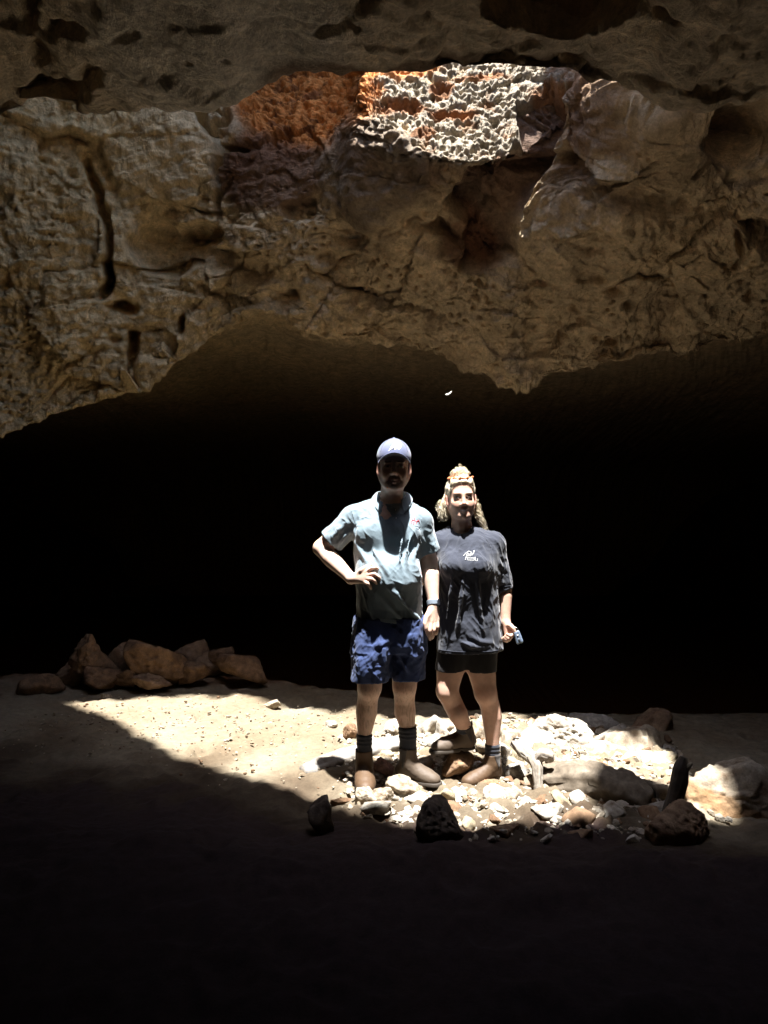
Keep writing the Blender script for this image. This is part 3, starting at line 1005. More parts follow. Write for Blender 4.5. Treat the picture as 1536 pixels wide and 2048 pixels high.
SKIN_M = (.62, .43, .335)
SKIN_W = (.53, .33, .245)
M_SKIN = skin_mat('skin')
M_POLO = cloth_mat('pale_grey_polo_knit', (.172, .228, .265), .07, blot=9)
M_SHORTS = cloth_mat('navy_cotton', (.040, .060, .145), .18, blot=14, sheen=.1)
M_TEE = cloth_mat('black_jersey', (.031, .035, .050), .15, blot=9, sheen=.25)
M_BIKE = cloth_mat('black_stretch', (.022, .020, .021), .1, sheen=.1)
M_SOCK = cloth_mat('dark_sock_knit', (.020, .022, .030), .1)
M_BOOT = plain_mat('worn_brown_leather', (.078, .046, .025), .6, spec=.3)
M_BOOT_SUN = plain_mat('sunlit_grey_leather', (.085, .062, .044), .65, spec=.3)  # same boots where the sun falls, its grey put into the leather colour
M_GORE = cloth_mat('boot_elastic', (.045, .038, .034), .2)
M_SOLE = plain_mat('boot_sole_rubber', (.045, .036, .028), .75, spec=.3)
M_CAP = cloth_mat('blue_grey_cap_twill', (.115, .13, .215), .1, sheen=.2)
M_CAPD = cloth_mat('dark_cap_lining', (.07, .07, .085), .1)
M_WHITE = cloth_mat('white_thread', (.78, .78, .76), .05)
M_RED = cloth_mat('red_thread', (.55, .035, .05), .08)
M_STRAP = plain_mat('grey_watch_strap', (.16, .19, .23), .45, spec=.5)
M_GLASSY = plain_mat('dark_watch_face', (.015, .016, .02), .15, spec=.6)
M_HAIR = plain_mat('blonde_curly_hair', (.66, .57, .42), .5, spec=.4)
M_BAND = cloth_mat('orange_hair_band', (.62, .17, .06), .2)
M_FOB = plain_mat('blue_grey_key_fob', (.18, .24, .33), .4, spec=.5)
M_STEEL = plain_mat('key_steel', (.55, .55, .56), .3, metal=1.0)


def cloth_shell(v, inner):
    """hollow the garment from below so that its hem reads as cloth: inner() adds the cut solids"""
    inner()


# ================================================================= the man
MD = 4.0
man = thing('person', 'man in pale grey polo shirt, navy shorts and cap, one hand on hip', 'person', (W(778, 1570, MD)[0], MD, 0.0))
mm = lambda px, py, dy=0.0: W(px, py, MD + dy)


def secs(tab, D, mpp):
    out = []
    for py, cx, hw, dy, ry in tab:
        c = W(cx, py, D + dy)
        out.append((W(cx, py, D)[2], c[0], D + dy, hw * mpp, ry))
    return out


MPP = MD / FPX
SHIRT = [(1001, 780, 34, .035, .066), (1010, 777, 50, .025, .085), (1028, 774, 65, .020, .104), (1060, 773, 69, .012, .116), (1100, 774, 67, .0, .122),
         (1135, 775, 65, -.018, .140), (1160, 776, 65, -.026, .147), (1185, 778, 65, -.018, .140), (1215, 779, 66, -.004, .128), (1262, 780, 67, .0, .122)]


def build_man():
    v = Vol((-.42, MD - .30, -.02), (.36, MD + .22, 1.80), .004)
    # legs
    hipL, hipR = mm(746, 1262, .0), mm(812, 1262, .02)
    v.chain([hipL, mm(742, 1320, -.02), mm(739, 1374, -.015)], [.098, .084, .060], .03)
    v.chain([mm(739, 1374, -.015), mm(735, 1402, .015), mm(733, 1424, .022), mm(729, 1466, .010), mm(728, 1520, .012)], [.057, .053, .056, .037, .031], .02)
    v.ell(mm(739, 1378, -.05), (.034, .022, .038), .03)
    v.chain([hipR, mm(812, 1320, .0), mm(809, 1372, .0)], [.098, .082, .060], .03)
    v.chain([mm(809, 1372, .0), mm(809, 1402, .028), mm(810, 1424, .034), mm(815, 1456, .024), mm(817, 1515, .02)], [.057, .053, .056, .039, .033], .02)
    v.ell(mm(809, 1376, -.036), (.034, .022, .038), .03)
    v.loft(secs([(1000, 778, 34, .03, .07), (1030, 774, 58, .012, .098), (1100, 774, 60, -.005, .115), (1160, 776, 58, -.01, .125), (1262, 780, 60, 0, .115)], MD, MPP), .03)
    # neck
    v.cone(mm(780, 1014, .03), mm(787, 960, -.03), .060, .056, .03)
    for sx in (-1, 1):
        v.cone(mm(786 + sx * 18, 962, -.02), mm(783 + sx * 4, 1003, -.03), .012, .010, .02)
    # arms
    shL, elL, wrL = mm(709, 1034, .01), mm(643, 1096, .055), mm(702, 1157, -.105)
    v.chain([shL, shL * .5 + elL * .5, elL], [.058, .050, .041], .03)
    v.chain([elL, elL * .68 + wrL * .32 + np.array([.0, .0, -.004]), wrL * .85 + elL * .15, wrL], [.041, .045, .031, .028], .02)
    shR, elR, wrR = mm(839, 1042, .01), mm(858, 1124, .045), mm(867, 1206, -.03)
    v.chain([shR, shR * .5 + elR * .5, elR], [.058, .050, .043], .03)
    v.chain([elR, elR * .68 + wrR * .32, wrR * .85 + elR * .15, wrR], [.043, .046, .031, .028], .02)
    # hand on the hip: back of the hand to the camera, fingers over the belly
    kn = [mm(733, 1143, -.152), mm(736, 1150, -.158), mm(734, 1157, -.158), mm(729, 1163, -.152)]
    for i, q in enumerate(kn):
        v.cone(wrL, q, .022, .0125, .012)
    F = [[kn[0], mm(744, 1136, -.172), mm(752, 1135, -.170), mm(757, 1138, -.163)],
         [kn[1], mm(749, 1148, -.184), mm(757, 1154, -.182), mm(761, 1160, -.170)],
         [kn[2], mm(744, 1158, -.184), mm(750, 1162, -.182), mm(753, 1167, -.170)],
         [kn[3], mm(736, 1167, -.175), mm(740, 1172, -.172), mm(742, 1177, -.164)]]
    for c in F:
        v.chain(c, [.0115, .0098, .0090, .0078], .004)
    v.chain([mm(712, 1153, -.12), mm(722, 1141, -.145), mm(733, 1134, -.150), mm(742, 1130, -.150)], [.017, .0135, .011, .009], .006)
    # hanging hand with the watch
    kn = [mm(856, 1238, -.068), mm(862, 1242, -.064), mm(868, 1241, -.055), mm(874, 1238, -.042)]
    for q in kn:
        v.cone(wrR, q, .022, .0125, .012)
    F = [[kn[0], mm(853, 1255, -.085), mm(854, 1266, -.080), mm(857, 1272, -.066)],
         [kn[1], mm(860, 1261, -.084), mm(859, 1273, -.078), mm(860, 1279, -.062)],
         [kn[2], mm(868, 1260, -.074), mm(866, 1271, -.068), mm(865, 1276, -.052)],
         [kn[3], mm(875, 1254, -.058), mm(873, 1263, -.053), mm(872, 1268, -.040)]]
    for c in F:
        v.chain(c, [.0115, .0100, .0092, .0078], .004)
    v.chain([mm(862, 1220, -.05), mm(853, 1234, -.075), mm(850, 1247, -.086), mm(851, 1258, -.088)], [.017, .0140, .0112, .009], .006)
    h = Head(v, mm(788, 934, -.055), rot(0, 1, 0), 1.02)
    model_head(h, True)
    V, Q = v.nets(1)
    c = face_tint(V, h, SKIN_M, True)
    # knuckles, knees and elbows are a little redder
    for q, r in ((mm(739, 1378, -.06), .05), (mm(809, 1376, -.05), .05), (mm(745, 1155, -.17), .05), (mm(862, 1255, -.07), .05), (elL, .06)):
        m = .35 * sstep(r, r * .3, np.linalg.norm(V - q, axis=1))[:, None]
        c = c * (1 - m) + np.array([.50, .22, .15]) * m
    legs = sstep(.56, .50, V[:, 2])[:, None]
    hairy = sstep(.0, .5, fbm(V * np.array([160, 160, 26]), 2))[:, None] * .42 * legs
    c = c * (1 - hairy) + np.array([.15, .09, .06]) * hairy
    part('body', V, Q, M_SKIN, man, c)
    return h


def wrinkle(V, Q, amp, seed, dirs, wide=.04, long=.18, cover=.0):
    """sharp pulled creases in cloth: narrow ridges running along each direction, in patches"""
    n = vnormals(V, Q)
    out = np.zeros(len(V))
    for i, d in enumerate(dirs):
        d = np.array(d, float); d /= np.linalg.norm(d)
        a = V @ d
        p = (V - np.outer(a, d)) / wide + np.outer(a, d) / long + 13.7 * i + seed
        p = p + .35 * np.stack([perlin(p * .8 + 5), perlin(p * .8 + 25), perlin(p * .8 + 45)], -1)
        r = np.clip(1 - 2.6 * np.abs(perlin(p)), 0, 1) ** 1.5
        out += amp * r * sstep(cover - .2, cover + .35, fbm(V * 7 + seed + 31 * i, 2))
    return V + n * (out - amp * .25)[:, None]


def fold(v, pts, r, k=.02, mode='u'):
    """a crease that rises and dies away along its length"""
    pts = np.array(pts, float)
    s = np.r_[0, np.cumsum(np.linalg.norm(np.diff(pts, axis=0), axis=1))]; s /= s[-1]
    t = np.linspace(0, 1, 10)
    q = np.stack([np.interp(t, s, pts[:, i]) for i in range(3)], -1)
    q[1:-1] = .5 * q[1:-1] + .25 * (q[2:] + q[:-2])
    w = np.sin(math.pi * np.clip(t, .03, .97)) ** .7
    q[:, 1] += (.010 * (1 - w)) * (1 if mode == 'u' else 0)
    v.chain(q, list(r * (.25 + .75 * w)), k, mode)


def sleeve(v, pts, rad, cut, ncut, bore, k=.03, marks=()):
    """a sleeve made apart, trimmed at the cuff, hollowed, then grown on to the garment"""
    u = Vol(v.lo, v.lo + v.h * (v.n - 1), v.h)
    u.F = np.full(v.F.shape, .6, f4); u.n = v.n
    u.chain(pts, rad, .03)
    for a, b, r, md in marks:
        fold(u, [a, b], r, .016, md)
    u.warp(.005, 9, 71); u.warp(.004, 27, 73)
    lo, hi = np.min(pts, axis=0) - .12, np.max(pts, axis=0) + .12
    u.half(cut, ncut, lo, hi)
    n = np.array(ncut, float); n /= np.linalg.norm(n)
    u.cone(np.array(cut) - n * .05, np.array(cut) + n * .06, bore, bore * 1.04, 0, 's')
    sl = tuple(slice(0, x) for x in v.n)
    v.op(sl, u.F, k, 'u')


def bvh_seam(target, strokes, D, name, mat, rad):
    decal(target, strokes, D, rad, mat, target, name)


def build_polo(h):
    v = Vol((-.40, MD - .24, .80), (.34, MD + .20, 1.62), .004)
    v.loft(secs(SHIRT, MD, MPP), .02, p=2.3)
    v.chain([mm(776, 1022, .035), mm(742, 1021, .025), mm(709, 1034, .01)], [.050, .058, .064], .03)
    v.chain([mm(783, 1022, .035), mm(812, 1026, .025), mm(839, 1042, .01)], [.050, .058, .062], .03)
    # sleeves
    sL0, sL1 = mm(709, 1036, .01), mm(655, 1090, .045)
    sR0, sR1 = mm(839, 1044, .01), mm(862, 1120, .035)
    # chest and belly volumes
    v.ell(mm(745, 1068, -.065), (.075, .045, .060), .06)
    v.ell(mm(808, 1068, -.065), (.070, .045, .060), .06)
    v.ell(mm(785, 1148, -.10), (.115, .060, .085), .07)
    # folds: from the hand across the belly, from the armpits, above the hem
    fold(v, [mm(757, 1150, -.168), mm(785, 1180, -.172), mm(812, 1212, -.150), mm(838, 1240, -.10)], 0.0086, .018)
    fold(v, [mm(752, 1178, -.155), mm(775, 1205, -.148), mm(800, 1236, -.135)], 0.0079, .018)
    fold(v, [mm(724, 1178, -.125), mm(735, 1210, -.125), mm(746, 1236, -.125)], 0.0079, .018)
    fold(v, [mm(745, 1100, -.135), mm(770, 1135, -.172), mm(788, 1175, -.175)], 0.0072, .018)
    fold(v, [mm(712, 1085, -.07), mm(728, 1115, -.115), mm(742, 1142, -.145)], 0.0079, .018)
    fold(v, [mm(838, 1085, -.07), mm(826, 1115, -.120), mm(822, 1150, -.130), mm(832, 1190, -.105)], 0.0072, .018)
    fold(v, [mm(828, 1060, -.105), mm(815, 1090, -.14), mm(812, 1130, -.155), mm(824, 1175, -.135)], 0.0065, .018)
    fold(v, [mm(806, 1070, -.140), mm(798, 1110, -.165), mm(806, 1150, -.172)], 0.0058, .018)
    fold(v, [mm(707, 1040, -.062), mm(712, 1062, -.080), mm(706, 1085, -.072)], .004, .012, 's')
    fold(v, [mm(838, 1050, -.060), mm(836, 1075, -.080), mm(842, 1098, -.066)], .004, .012, 's')
    v.warp(.006, 8, 3, (1, 1, .6)); v.warp(.0045, 26, 8, (1, .8, .3))
    # cuffs, hem and neck opening
    v.half(mm(712, 1233, 0), (-.10, 0, -1), (-.25, MD - .3, .7), (.34, MD + .3, 1.0))
    sleeve(v, [sL0, sL0 * .4 + sL1 * .6, sL1], [.064, .068, .073], mm(664, 1082, .045), sL1 - sL0, .060, .03,
           ((mm(700, 1062, -.05), mm(672, 1092, -.02), .007, 'u'), (mm(690, 1048, -.05), mm(662, 1078, -.03), .007, 'u')))
    sleeve(v, [sR0, sR0 * .4 + sR1 * .6, sR1], [.062, .061, .060], mm(861, 1104, .035), sR1 - sR0, .050, .03,
           ((mm(842, 1065, -.05), mm(850, 1100, -.02), .007, 'u'), (mm(852, 1062, -.05), mm(866, 1096, -.01), .006, 'u')))
    hz = mm(712, 1238)[2]
    s2 = [(z, x, y, rx - .011, ry - .011) for z, x, y, rx, ry in secs(SHIRT, MD, MPP)]
    v.loft([q for q in s2 if q[0] < hz + .12], .0, 's', 2.3, 0, .70)
    v.cone(mm(782, 1026, .03), mm(787, 950, .02), .064, .072, .006, 's')
    v.chain([mm(786, 985, -.10), mm(787, 1012, -.11), mm(789, 1040, -.15)], [.036, .022, .004], .008, 's')      # open neck and placket
    V, Q = v.nets(2)
    V = wrinkle(V, Q, .0040, 3, ((.55, 0, -.8), (-.25, 0, 1), (.9, .2, -.3)), .045, .22, .05)
    V = wrinkle(V, Q, .0013, 9, ((-.6, 0, .8), (.7, 0, .7)), .022, .10, .0)
    sh = part('polo_shirt', V, Q, M_POLO, man)
    bvh_seam(sh, [[(706, 1026), (711, 1045), (709, 1066), (703, 1088)]], MD, 'sleeve_seam', M_POLO, .0016)
    bvh_seam(sh, [[(842, 1036), (838, 1056), (839, 1078), (845, 1100)]], MD, 'sleeve_seam', M_POLO, .0016)
    bvh_seam(sh, [[(714, 1226), (740, 1229), (780, 1232), (820, 1236), (842, 1238)]], MD, 'hem_stitch', M_POLO, .0013)
    for q in ((790, 1020), (791, 1036)):
        bvh_seam(sh, [[q, (q[0] + 1.6, q[1])]], MD, 'button', M_WHITE, .0045)
    # collar: a strip folded over, open at the front with two points
    nu, nv = 61, 12
    A = np.linspace(-1, 1, nu)
    top = np.zeros((nu, nv, 3))
    for i, u in enumerate(A):
        ang = u * 2.62                                   # 0 is the nape
        fr = max(0.0, abs(u) - .55) / .45
        for j in range(nv):
            t = j / (nv - 1)
            r = .067 + .020 * t * (1 + .45 * math.sin(abs(ang))) + .010 * fr * t
            drop = (.030 + .040 * fr ** 1.5) * t
            x = math.sin(ang) * r * 1.06
            y = math.cos(ang) * r
            z = 1.516 - .034 * fr + .006 * math.cos(ang) - drop + .005 * math.sin(t * math.pi)
            base = mm(784, 1000, .03)
            top[i, j] = (base[0] + x + .006 * u, base[1] + y - .030 * fr * t, z)
    nn = grid_normals(top)
    bot = top - nn * .004 * np.sign((nn * (top - mm(784, 1000, .03))).sum(-1).mean())
    loop = np.concatenate([top, bot[:, ::-1]], 1)
    a = np.arange(nu * 2 * nv).reshape(nu, 2 * nv); b = np.roll(a, -1, 1)
    q = np.stack([a[:-1], a[1:], b[1:], b[:-1]], -1).reshape(-1, 4)
    part('collar', loop.reshape(-1, 3), [q, np.array([a[0][::-1], a[-1]])], M_POLO, sh)
    return sh


def build_shorts():
    v = Vol((-.24, MD - .22, .50), (.28, MD + .2, .98), .004)
    hip = [(1222, 779, 63, .0, .118), (1262, 779, 68, .0, .128), (1300, 778, 69, .0, .125)]
    v.loft(secs(hip, MD, MPP), .02, p=2.3)
    L = [(1235, 748, 36, -.005, .115), (1270, 746, 38, -.02, .122), (1310, 742, 38, -.03, .122), (1362, 739, 37.5, -.022, .112)]
    R = [(1235, 812, 35, .0, .115), (1280, 814, 35, .005, .115), (1362, 816, 33, .01, .104)]
    v.loft(secs(L, MD, MPP), .03, p=2.5)
    v.loft(secs(R, MD, MPP), .03, p=2.5)
    fold(v, [mm(790, 1272, -.11), mm(760, 1290, -.145), mm(722, 1300, -.12)], 0.0086, .018)
    fold(v, [mm(786, 1285, -.11), mm(762, 1308, -.142), mm(730, 1325, -.125)], 0.0079, .018)
    fold(v, [mm(752, 1318, -.145), mm(738, 1340, -.135), mm(728, 1358, -.12)], 0.0072, .018)
    fold(v, [mm(768, 1322, -.12), mm(756, 1344, -.13), mm(750, 1360, -.12)], 0.0072, .018)
    fold(v, [mm(780, 1275, -.115), mm(800, 1292, -.12), mm(835, 1298, -.09)], 0.0079, .018)
    fold(v, [mm(798, 1310, -.11), mm(812, 1335, -.105), mm(830, 1352, -.08)], 0.0065, .018)
    v.warp(.010, 10, 33, (1, 1, .7)); v.warp(.009, 26, 38, (1, .6, .45))
    z = mm(740, 1357)[2]
    v.half((0, MD, z), (0, 0, -1), (-.3, MD - .3, .4), (.3, MD + .3, .65))
    for t in (L, R):
        s2 = [(a, b, c_, d - .027, e - .027) for a, b, c_, d, e in secs(t, MD, MPP)]
        v.loft(s2, .0, 's', 2.5, 0, .3, z + .10)
    V, Q = v.nets(2)
    V = wrinkle(V, Q, .0036, 5, ((.6, 0, -.8), (-.7, 0, -.7), (1, 0, .15)), .04, .15, -.05)
    V = wrinkle(V, Q, .0014, 8, ((.8, 0, .6), (-.3, 0, 1)), .02, .08, -.1)
    sh = part('shorts', V, Q, M_SHORTS, man)
    # pocket flap and fly loop
    for pts, r in (([mm(768, 1300, -.150), mm(768, 1312, -.153), mm(769, 1322, -.150)], .012),):
        p = Vol((-.06, MD - .20, .58), (.04, MD - .08, .74), .003)
        p.chain(pts, [r] * 3, .004, 'u', ((0, 1, 0), .45))
        V, Q = p.nets(1)
        part('pocket_tab', V, Q, M_SHORTS, sh)
    return sh


def boot(parent, ank, top, heel, toe, sole_z, mat, rs=.043, wide=1.0):
    """elastic-sided ankle boot: upper, side panels, pull tab and sole"""
    ank, top, heel, toe = (np.array(a, float) for a in (ank, top, heel, toe))
    al = np.array([ank, top, heel, toe])
    lo = al.min(0) - .075; hi = al.max(0) + .075; lo[2] = sole_z - .01
    v = Vol(lo, hi, .0035)
    f = toe - heel; f[2] = 0; L = np.linalg.norm(f); f /= L
    side = np.cross(f, [0, 0, 1.0])
    h0 = np.array([heel[0], heel[1], sole_z + .040]); t0 = np.array([toe[0], toe[1], sole_z + .030])
    v.chain([top, ank, h0 + np.array([0, 0, .012])], [rs * 1.02, rs * .98, rs * .96], .02)
    ball = h0 + f * L * .66; ball[2] = sole_z + .034
    sq = (np.array([0, 0, 1.0]), .80)
    v.chain([h0, h0 + f * L * .33 + np.array([0, 0, .012]), ball, t0 - f * .03], [.037, .043 * wide, .047 * wide, .040 * wide], .025, 'u', sq)
    v.cone(ank + f * .012, ball + np.array([0, 0, .004]), .034, .030, .04)
    for fr in (.50, .58, .66):      # walking creases across the vamp
        q = h0 + f * L * fr; q[2] = sole_z + .074 - .030 * (fr - .5) / .16
        v.chain([q - side * .045 - [0, 0, .03], q, q + side * .045 - [0, 0, .03]], [.0028, .0034, .0028], .006, 's')
    v.half((0, 0, sole_z + .018), (0, 0, -1), lo, hi)
    d = top - ank; d /= np.linalg.norm(d)
    v.warp(.0022, 20, 5); v.warp(.0012, 60, 15)
    v.half(top, d, top - .08, top + .08)
    solid = v.F.copy()
    v.cone(top - d * .03, top + d * .05, rs * .86, rs * .92, .0, 's')
    V, Q = v.nets(1)
    b = part('boot', V, Q, mat, parent)
    s = Vol(lo - .01, hi + .01, .0035)
    zc = sole_z + .004
    for w in (-.008, .008):
        s.chain([h0 * [1, 1, 0] + [0, 0, zc] + side * w, ball * [1, 1, 0] + [0, 0, zc] + side * w, t0 * [1, 1, 0] + [0, 0, zc] - f * .02 + side * w * .5], [.034, .043 * wide, .037 * wide], .02)
    s.half((0, 0, sole_z), (0, 0, -1), lo - .02, hi + .02); s.half((0, 0, sole_z + .020), (0, 0, 1), lo - .02, hi + .02)
    s.chain([h0 * [1, 1, 0] + [0, 0, sole_z] + f * L * .30 - side * .06, h0 * [1, 1, 0] + [0, 0, sole_z] + f * L * .30 + side * .06], [.010, .010], .004, 's')      # heel gap
    V, Q = s.nets(1)
    part('sole', V, Q, M_SOLE, b)
    for sg in (1, -1):
        g = Vol(lo, hi, .0035)
        sd = side * sg
        c0 = top + sd * rs; c1 = ank * .8 + h0 * .2 + sd * rs * .95 + f * .004
        g.cone(c0 + d * .01, c1, .022, .007, .0, 'u', (sd, 1.5))
        g.F = np.maximum(g.F, solid - .0022)
        V, Q = g.nets(1)
        if len(V): part('elastic_panel', V, Q, M_GORE, b)
    tp = top - f * rs * .95
    V, Fq = tube([tp + [0, 0, -.025], tp + [0, 0, .004] - f * .006, tp + [0, 0, .022] - f * .004, tp + [0, 0, .012] + f * .004], .004, 6)
    part('pull_tab', V, Fq, M_GORE, b)
    return b


def sock(parent, a, b, ra, rb):
    v = Vol(np.minimum(a, b) - .07, np.maximum(a, b) + .07, .0035)
    v.cone(a, b, ra, rb, 0)
    d = (b - a) / np.linalg.norm(b - a)
    v.half(a, -d, a - .09, a + .09)
    for i in range(3):
        q = a + d * (.012 + .02 * i)
        v.ell(q, (ra * 1.03, ra * 1.03, .006), .008)
    v.warp(.0015, 40, 2, (1, 1, .4))
    V, Q = v.nets(1)
    return part('sock', V, Q, M_SOCK, parent)


def build_cap(h):
    v = Vol(h.p((0, 0, .08)) - .16, h.p((0, 0, .08)) + .16, .003)
    g = Head(v, h.o, h.R, h.s)
    g.ell((0, -.016, .050), (.086, .106, .094), .0)
    g.ell((0, -.016, .046), (.082, .102, .090), .0, 's')
    n = h.R @ np.array([0, .30, -1.0])
    v.half(h.p((0, .06, .046)), n, v.lo, v.lo + v.h * v.n)
    for i in range(6):
        a = i * math.pi / 3 + .52
        for t in range(0):
            pass
    g.ell((0, -.016, .145), (.008, .008, .005), .003)
    V, Q = v.nets(1)
    crown = part('cap', V, Q, M_CAP, man)
    # stitched seams on the crown
    for a in (math.pi / 2 + .9, math.pi / 2 - .9):
        t = np.linspace(.15, 1.35, 14)
        pts = [h.p((.0865 * math.cos(a) * math.sin(x), -.016 + .1065 * math.sin(a) * math.sin(x), .050 + .0945 * math.cos(x))) for x in t]
        Vt, Ft = tube(pts, .0012, 5)
        part('seam', Vt, Ft, M_CAPD, crown)
    # brim: curved plate with its own thickness
    nu, nv = 41, 12
    U = np.linspace(-1, 1, nu); Tt = np.linspace(0, 1, nv)
    top = np.zeros((nu, nv, 3))
    for i, u in enumerate(U):
        a = u * 1.15
        for j, t in enumerate(Tt):
            ext = .074 * (1 - .35 * abs(u) ** 3) * t * math.cos(u * .75)
            x = .083 * math.sin(a) * (1 + .05 * t)
            y = -.016 + .104 * math.cos(a) + ext
            z = .050 + .004 * (1 - abs(u)) + .08 * ext - .020 * abs(u) ** 1.8 - .018 * t * abs(u) ** 2
            top[i, j] = (x, y, z)
    bot = top - np.array([0, 0, .004])
    Pw = np.array([[h.p(q) for q in r] for r in top]); Pb = np.array([[h.p(q) for q in r] for r in bot])
    ring_t = Pw; ring_b = Pb[:, ::-1]
    loop = np.concatenate([ring_t, ring_b], 1)
    n = loop.shape[1]
    a = np.arange(nu * n).reshape(nu, n); b = np.roll(a, -1, 1)
    q = np.stack([a[:-1], a[1:], b[1:], b[:-1]], -1).reshape(-1, 4)[:, ::-1]
    part('brim', loop.reshape(-1, 3), [q, np.array([a[0], a[-1][::-1]])], M_CAP, crown)
    Vl = (Pb - np.array([0, 0, .0012])).reshape(-1, 3)
    part('brim_lining', Vl, grid_faces(nu, nv), M_CAPD, crown)
    # white bird-like emblem sewn on the front
    def on(x, z):
        k = max(0, 1 - (x / .0875) ** 2 - ((z - .050) / .0955) ** 2)
        return h.p((x, -.016 + .1068 * math.sqrt(k), z))
    out = [(-.030, .070), (-.022, .082), (-.012, .098), (-.002, .112), (.010, .122), (.022, .124), (.032, .116), (.037, .104), (.034, .094), (.030, .084), (.022, .080), (.012, .084), (.004, .078), (-.006, .082), (-.012, .076), (-.020, .078)]
    cx, cz = .012, .100
    V3 = [on(cx, cz)]
    rings = 5
    for r in range(1, rings + 1):
        for x, z in out:
            V3.append(on(cx + (x - cx) * r / rings, cz + (z - cz) * r / rings))
    n = len(out); F3, F4 = [], []
    for i in range(n):
        F3.append((0, 1 + i, 1 + (i + 1) % n))
        for r in range(rings - 1):
            F4.append((1 + r * n + i, 1 + (r + 1) * n + i, 1 + (r + 1) * n + (i + 1) % n, 1 + r * n + (i + 1) % n))
    em = part('emblem', np.array(V3), [np.array(F3), np.array(F4)], M_WHITE, crown)
    for p in ([(-.010, .090), (.004, .094), (.014, .090)], [(-.016, .083), (.000, .088)], [(.024, .112), (.030, .106)]):
        Vt, Ft = tube([on(x, z) + h.R @ np.array([0, .0008, 0]) for x, z in p], .0011, 5)
        part('emblem_stitch', Vt, Ft, M_CAPD, crown)


def decal(target, strokes, D, rad, mat, parent, name):
    """embroidered strokes laid on the cloth: photograph pixels, cast straight back on to the garment"""
    from mathutils.bvhtree import BVHTree
    me = target.data
    co = np.empty(len(me.vertices) * 3, f4); me.vertices.foreach_get('co', co)
    org = np.array(parent.parent.location) if parent.parent else np.array(parent.location)
    co = co.reshape(-1, 3) + org
    fi = np.empty(len(me.loops), np.int32); me.loops.foreach_get('vertex_index', fi)
    bv = BVHTree.FromPolygons(co.tolist(), fi.reshape(-1, 4).tolist())
    parts = []
    for st in strokes:
        pts = []
        for i in range(len(st) - 1):
            n = max(3, int(math.hypot(st[i + 1][0] - st[i][0], st[i + 1][1] - st[i][1]) / 1.2))
            for t in np.linspace(0, 1, n, endpoint=(i == len(st) - 2)):
                q = W(st[i][0] * (1 - t) + st[i + 1][0] * t, st[i][1] * (1 - t) + st[i + 1][1] * t, D)
                hit = bv.ray_cast(Vector((q[0], D - .6, q[2])), Vector((0, 1, 0)))
                if hit[0] is not None:
                    pts.append(np.array(hit[0]) + np.array([0, -.0006, 0]))
        if len(pts) > 1:
            parts.append(tube(pts, rad, 6))
    if parts:
        part(name, *join(parts), mat, parent)


def build_watch():
    a, b = mm(866, 1200, -.022), mm(867, 1212, -.033)
    ax = (b - a) / np.linalg.norm(b - a)
    c = (a + b) / 2
    v = Vol(c - .06, c + .06, .0025)
    v.cone(c - ax * .012, c + ax * .012, .0345, .0335, 0)
    v.cone(c - ax * .05, c + ax * .05, .0300, .0290, 0, 's')
    v.half(c + ax * .013, ax, c - .06, c + .06); v.half(c - ax * .013, -ax, c - .06, c + .06)
    for i in range(-3, 4):
        pass
    V, Q = v.nets(1)
    w = part('watch', V, Q, M_STRAP, man)
    o = c + np.array([.026, -.016, 0])
    f = Vol(o - .03, o + .03, .0025)
    f.cone(o - ax * .008, o + ax * .008, .016, .016, 0, 'u', (np.array([.85, -.52, 0]), .4))
    V, Q = f.nets(1)
    part('watch_face', V, Q, M_GLASSY, w)


hm = build_man()
polo = build_polo(hm)
shorts = build_shorts()
sock(man, mm(729, 1467, .010), mm(728, 1525, .012), .040, .037)
sock(man, mm(815, 1453, .024), mm(817, 1520, .02), .047, .040)
boot(man, mm(728, 1532, .018), mm(728, 1499, .012), mm(728, 1560, .045), mm(732, 1565, -.165), mm(728, 1577, -.06)[2], M_BOOT, .042, 1.12)
boot(man, mm(816, 1528, .02), mm(816, 1495, .02), mm(808, 1550, .05), mm(876, 1556, -.06), mm(830, 1564, .0)[2], M_BOOT_SUN, .046, 1.0)
build_cap(hm)
build_watch()
decal(polo, [[(821, 1047), (822, 1042), (825, 1040), (829, 1041), (832, 1044), (832, 1048)], [(823, 1041), (824, 1036)], [(827, 1040), (828, 1035)], [(826, 1049), (826, 1044), (828, 1043)], [(832, 1043), (836, 1040), (838, 1046)]], MD, .0017, M_RED, polo, 'red_logo')
decal(polo, [[(828, 1051), (833, 1052), (838, 1054)], [(830, 1056), (840, 1058)]], MD, .0012, M_STRAP, polo, 'logo_text')

# ================================================================= the woman
WD = 4.10
WPP = WD / FPX
ww = lambda px, py, dy=0.0: W(px, py, WD + dy)
woman = thing('person', 'woman in loose black t-shirt and black bike shorts, curly hair tied up, holding a key', 'person', (ww(945, 1560)[0], WD, 0.0))
TEE = [(1054, 923, 24, .035, .062), (1064, 927, 42, .03, .080), (1078, 932, 58, .018, .100), (1105, 935, 63, .0, .120), (1140, 935, 62, -.012, .130), (1175, 935, 61, -.006, .126),
       (1215, 937, 62, .0, .124), (1260, 939, 64, .0, .130), (1322, 939, 66, .0, .134)]


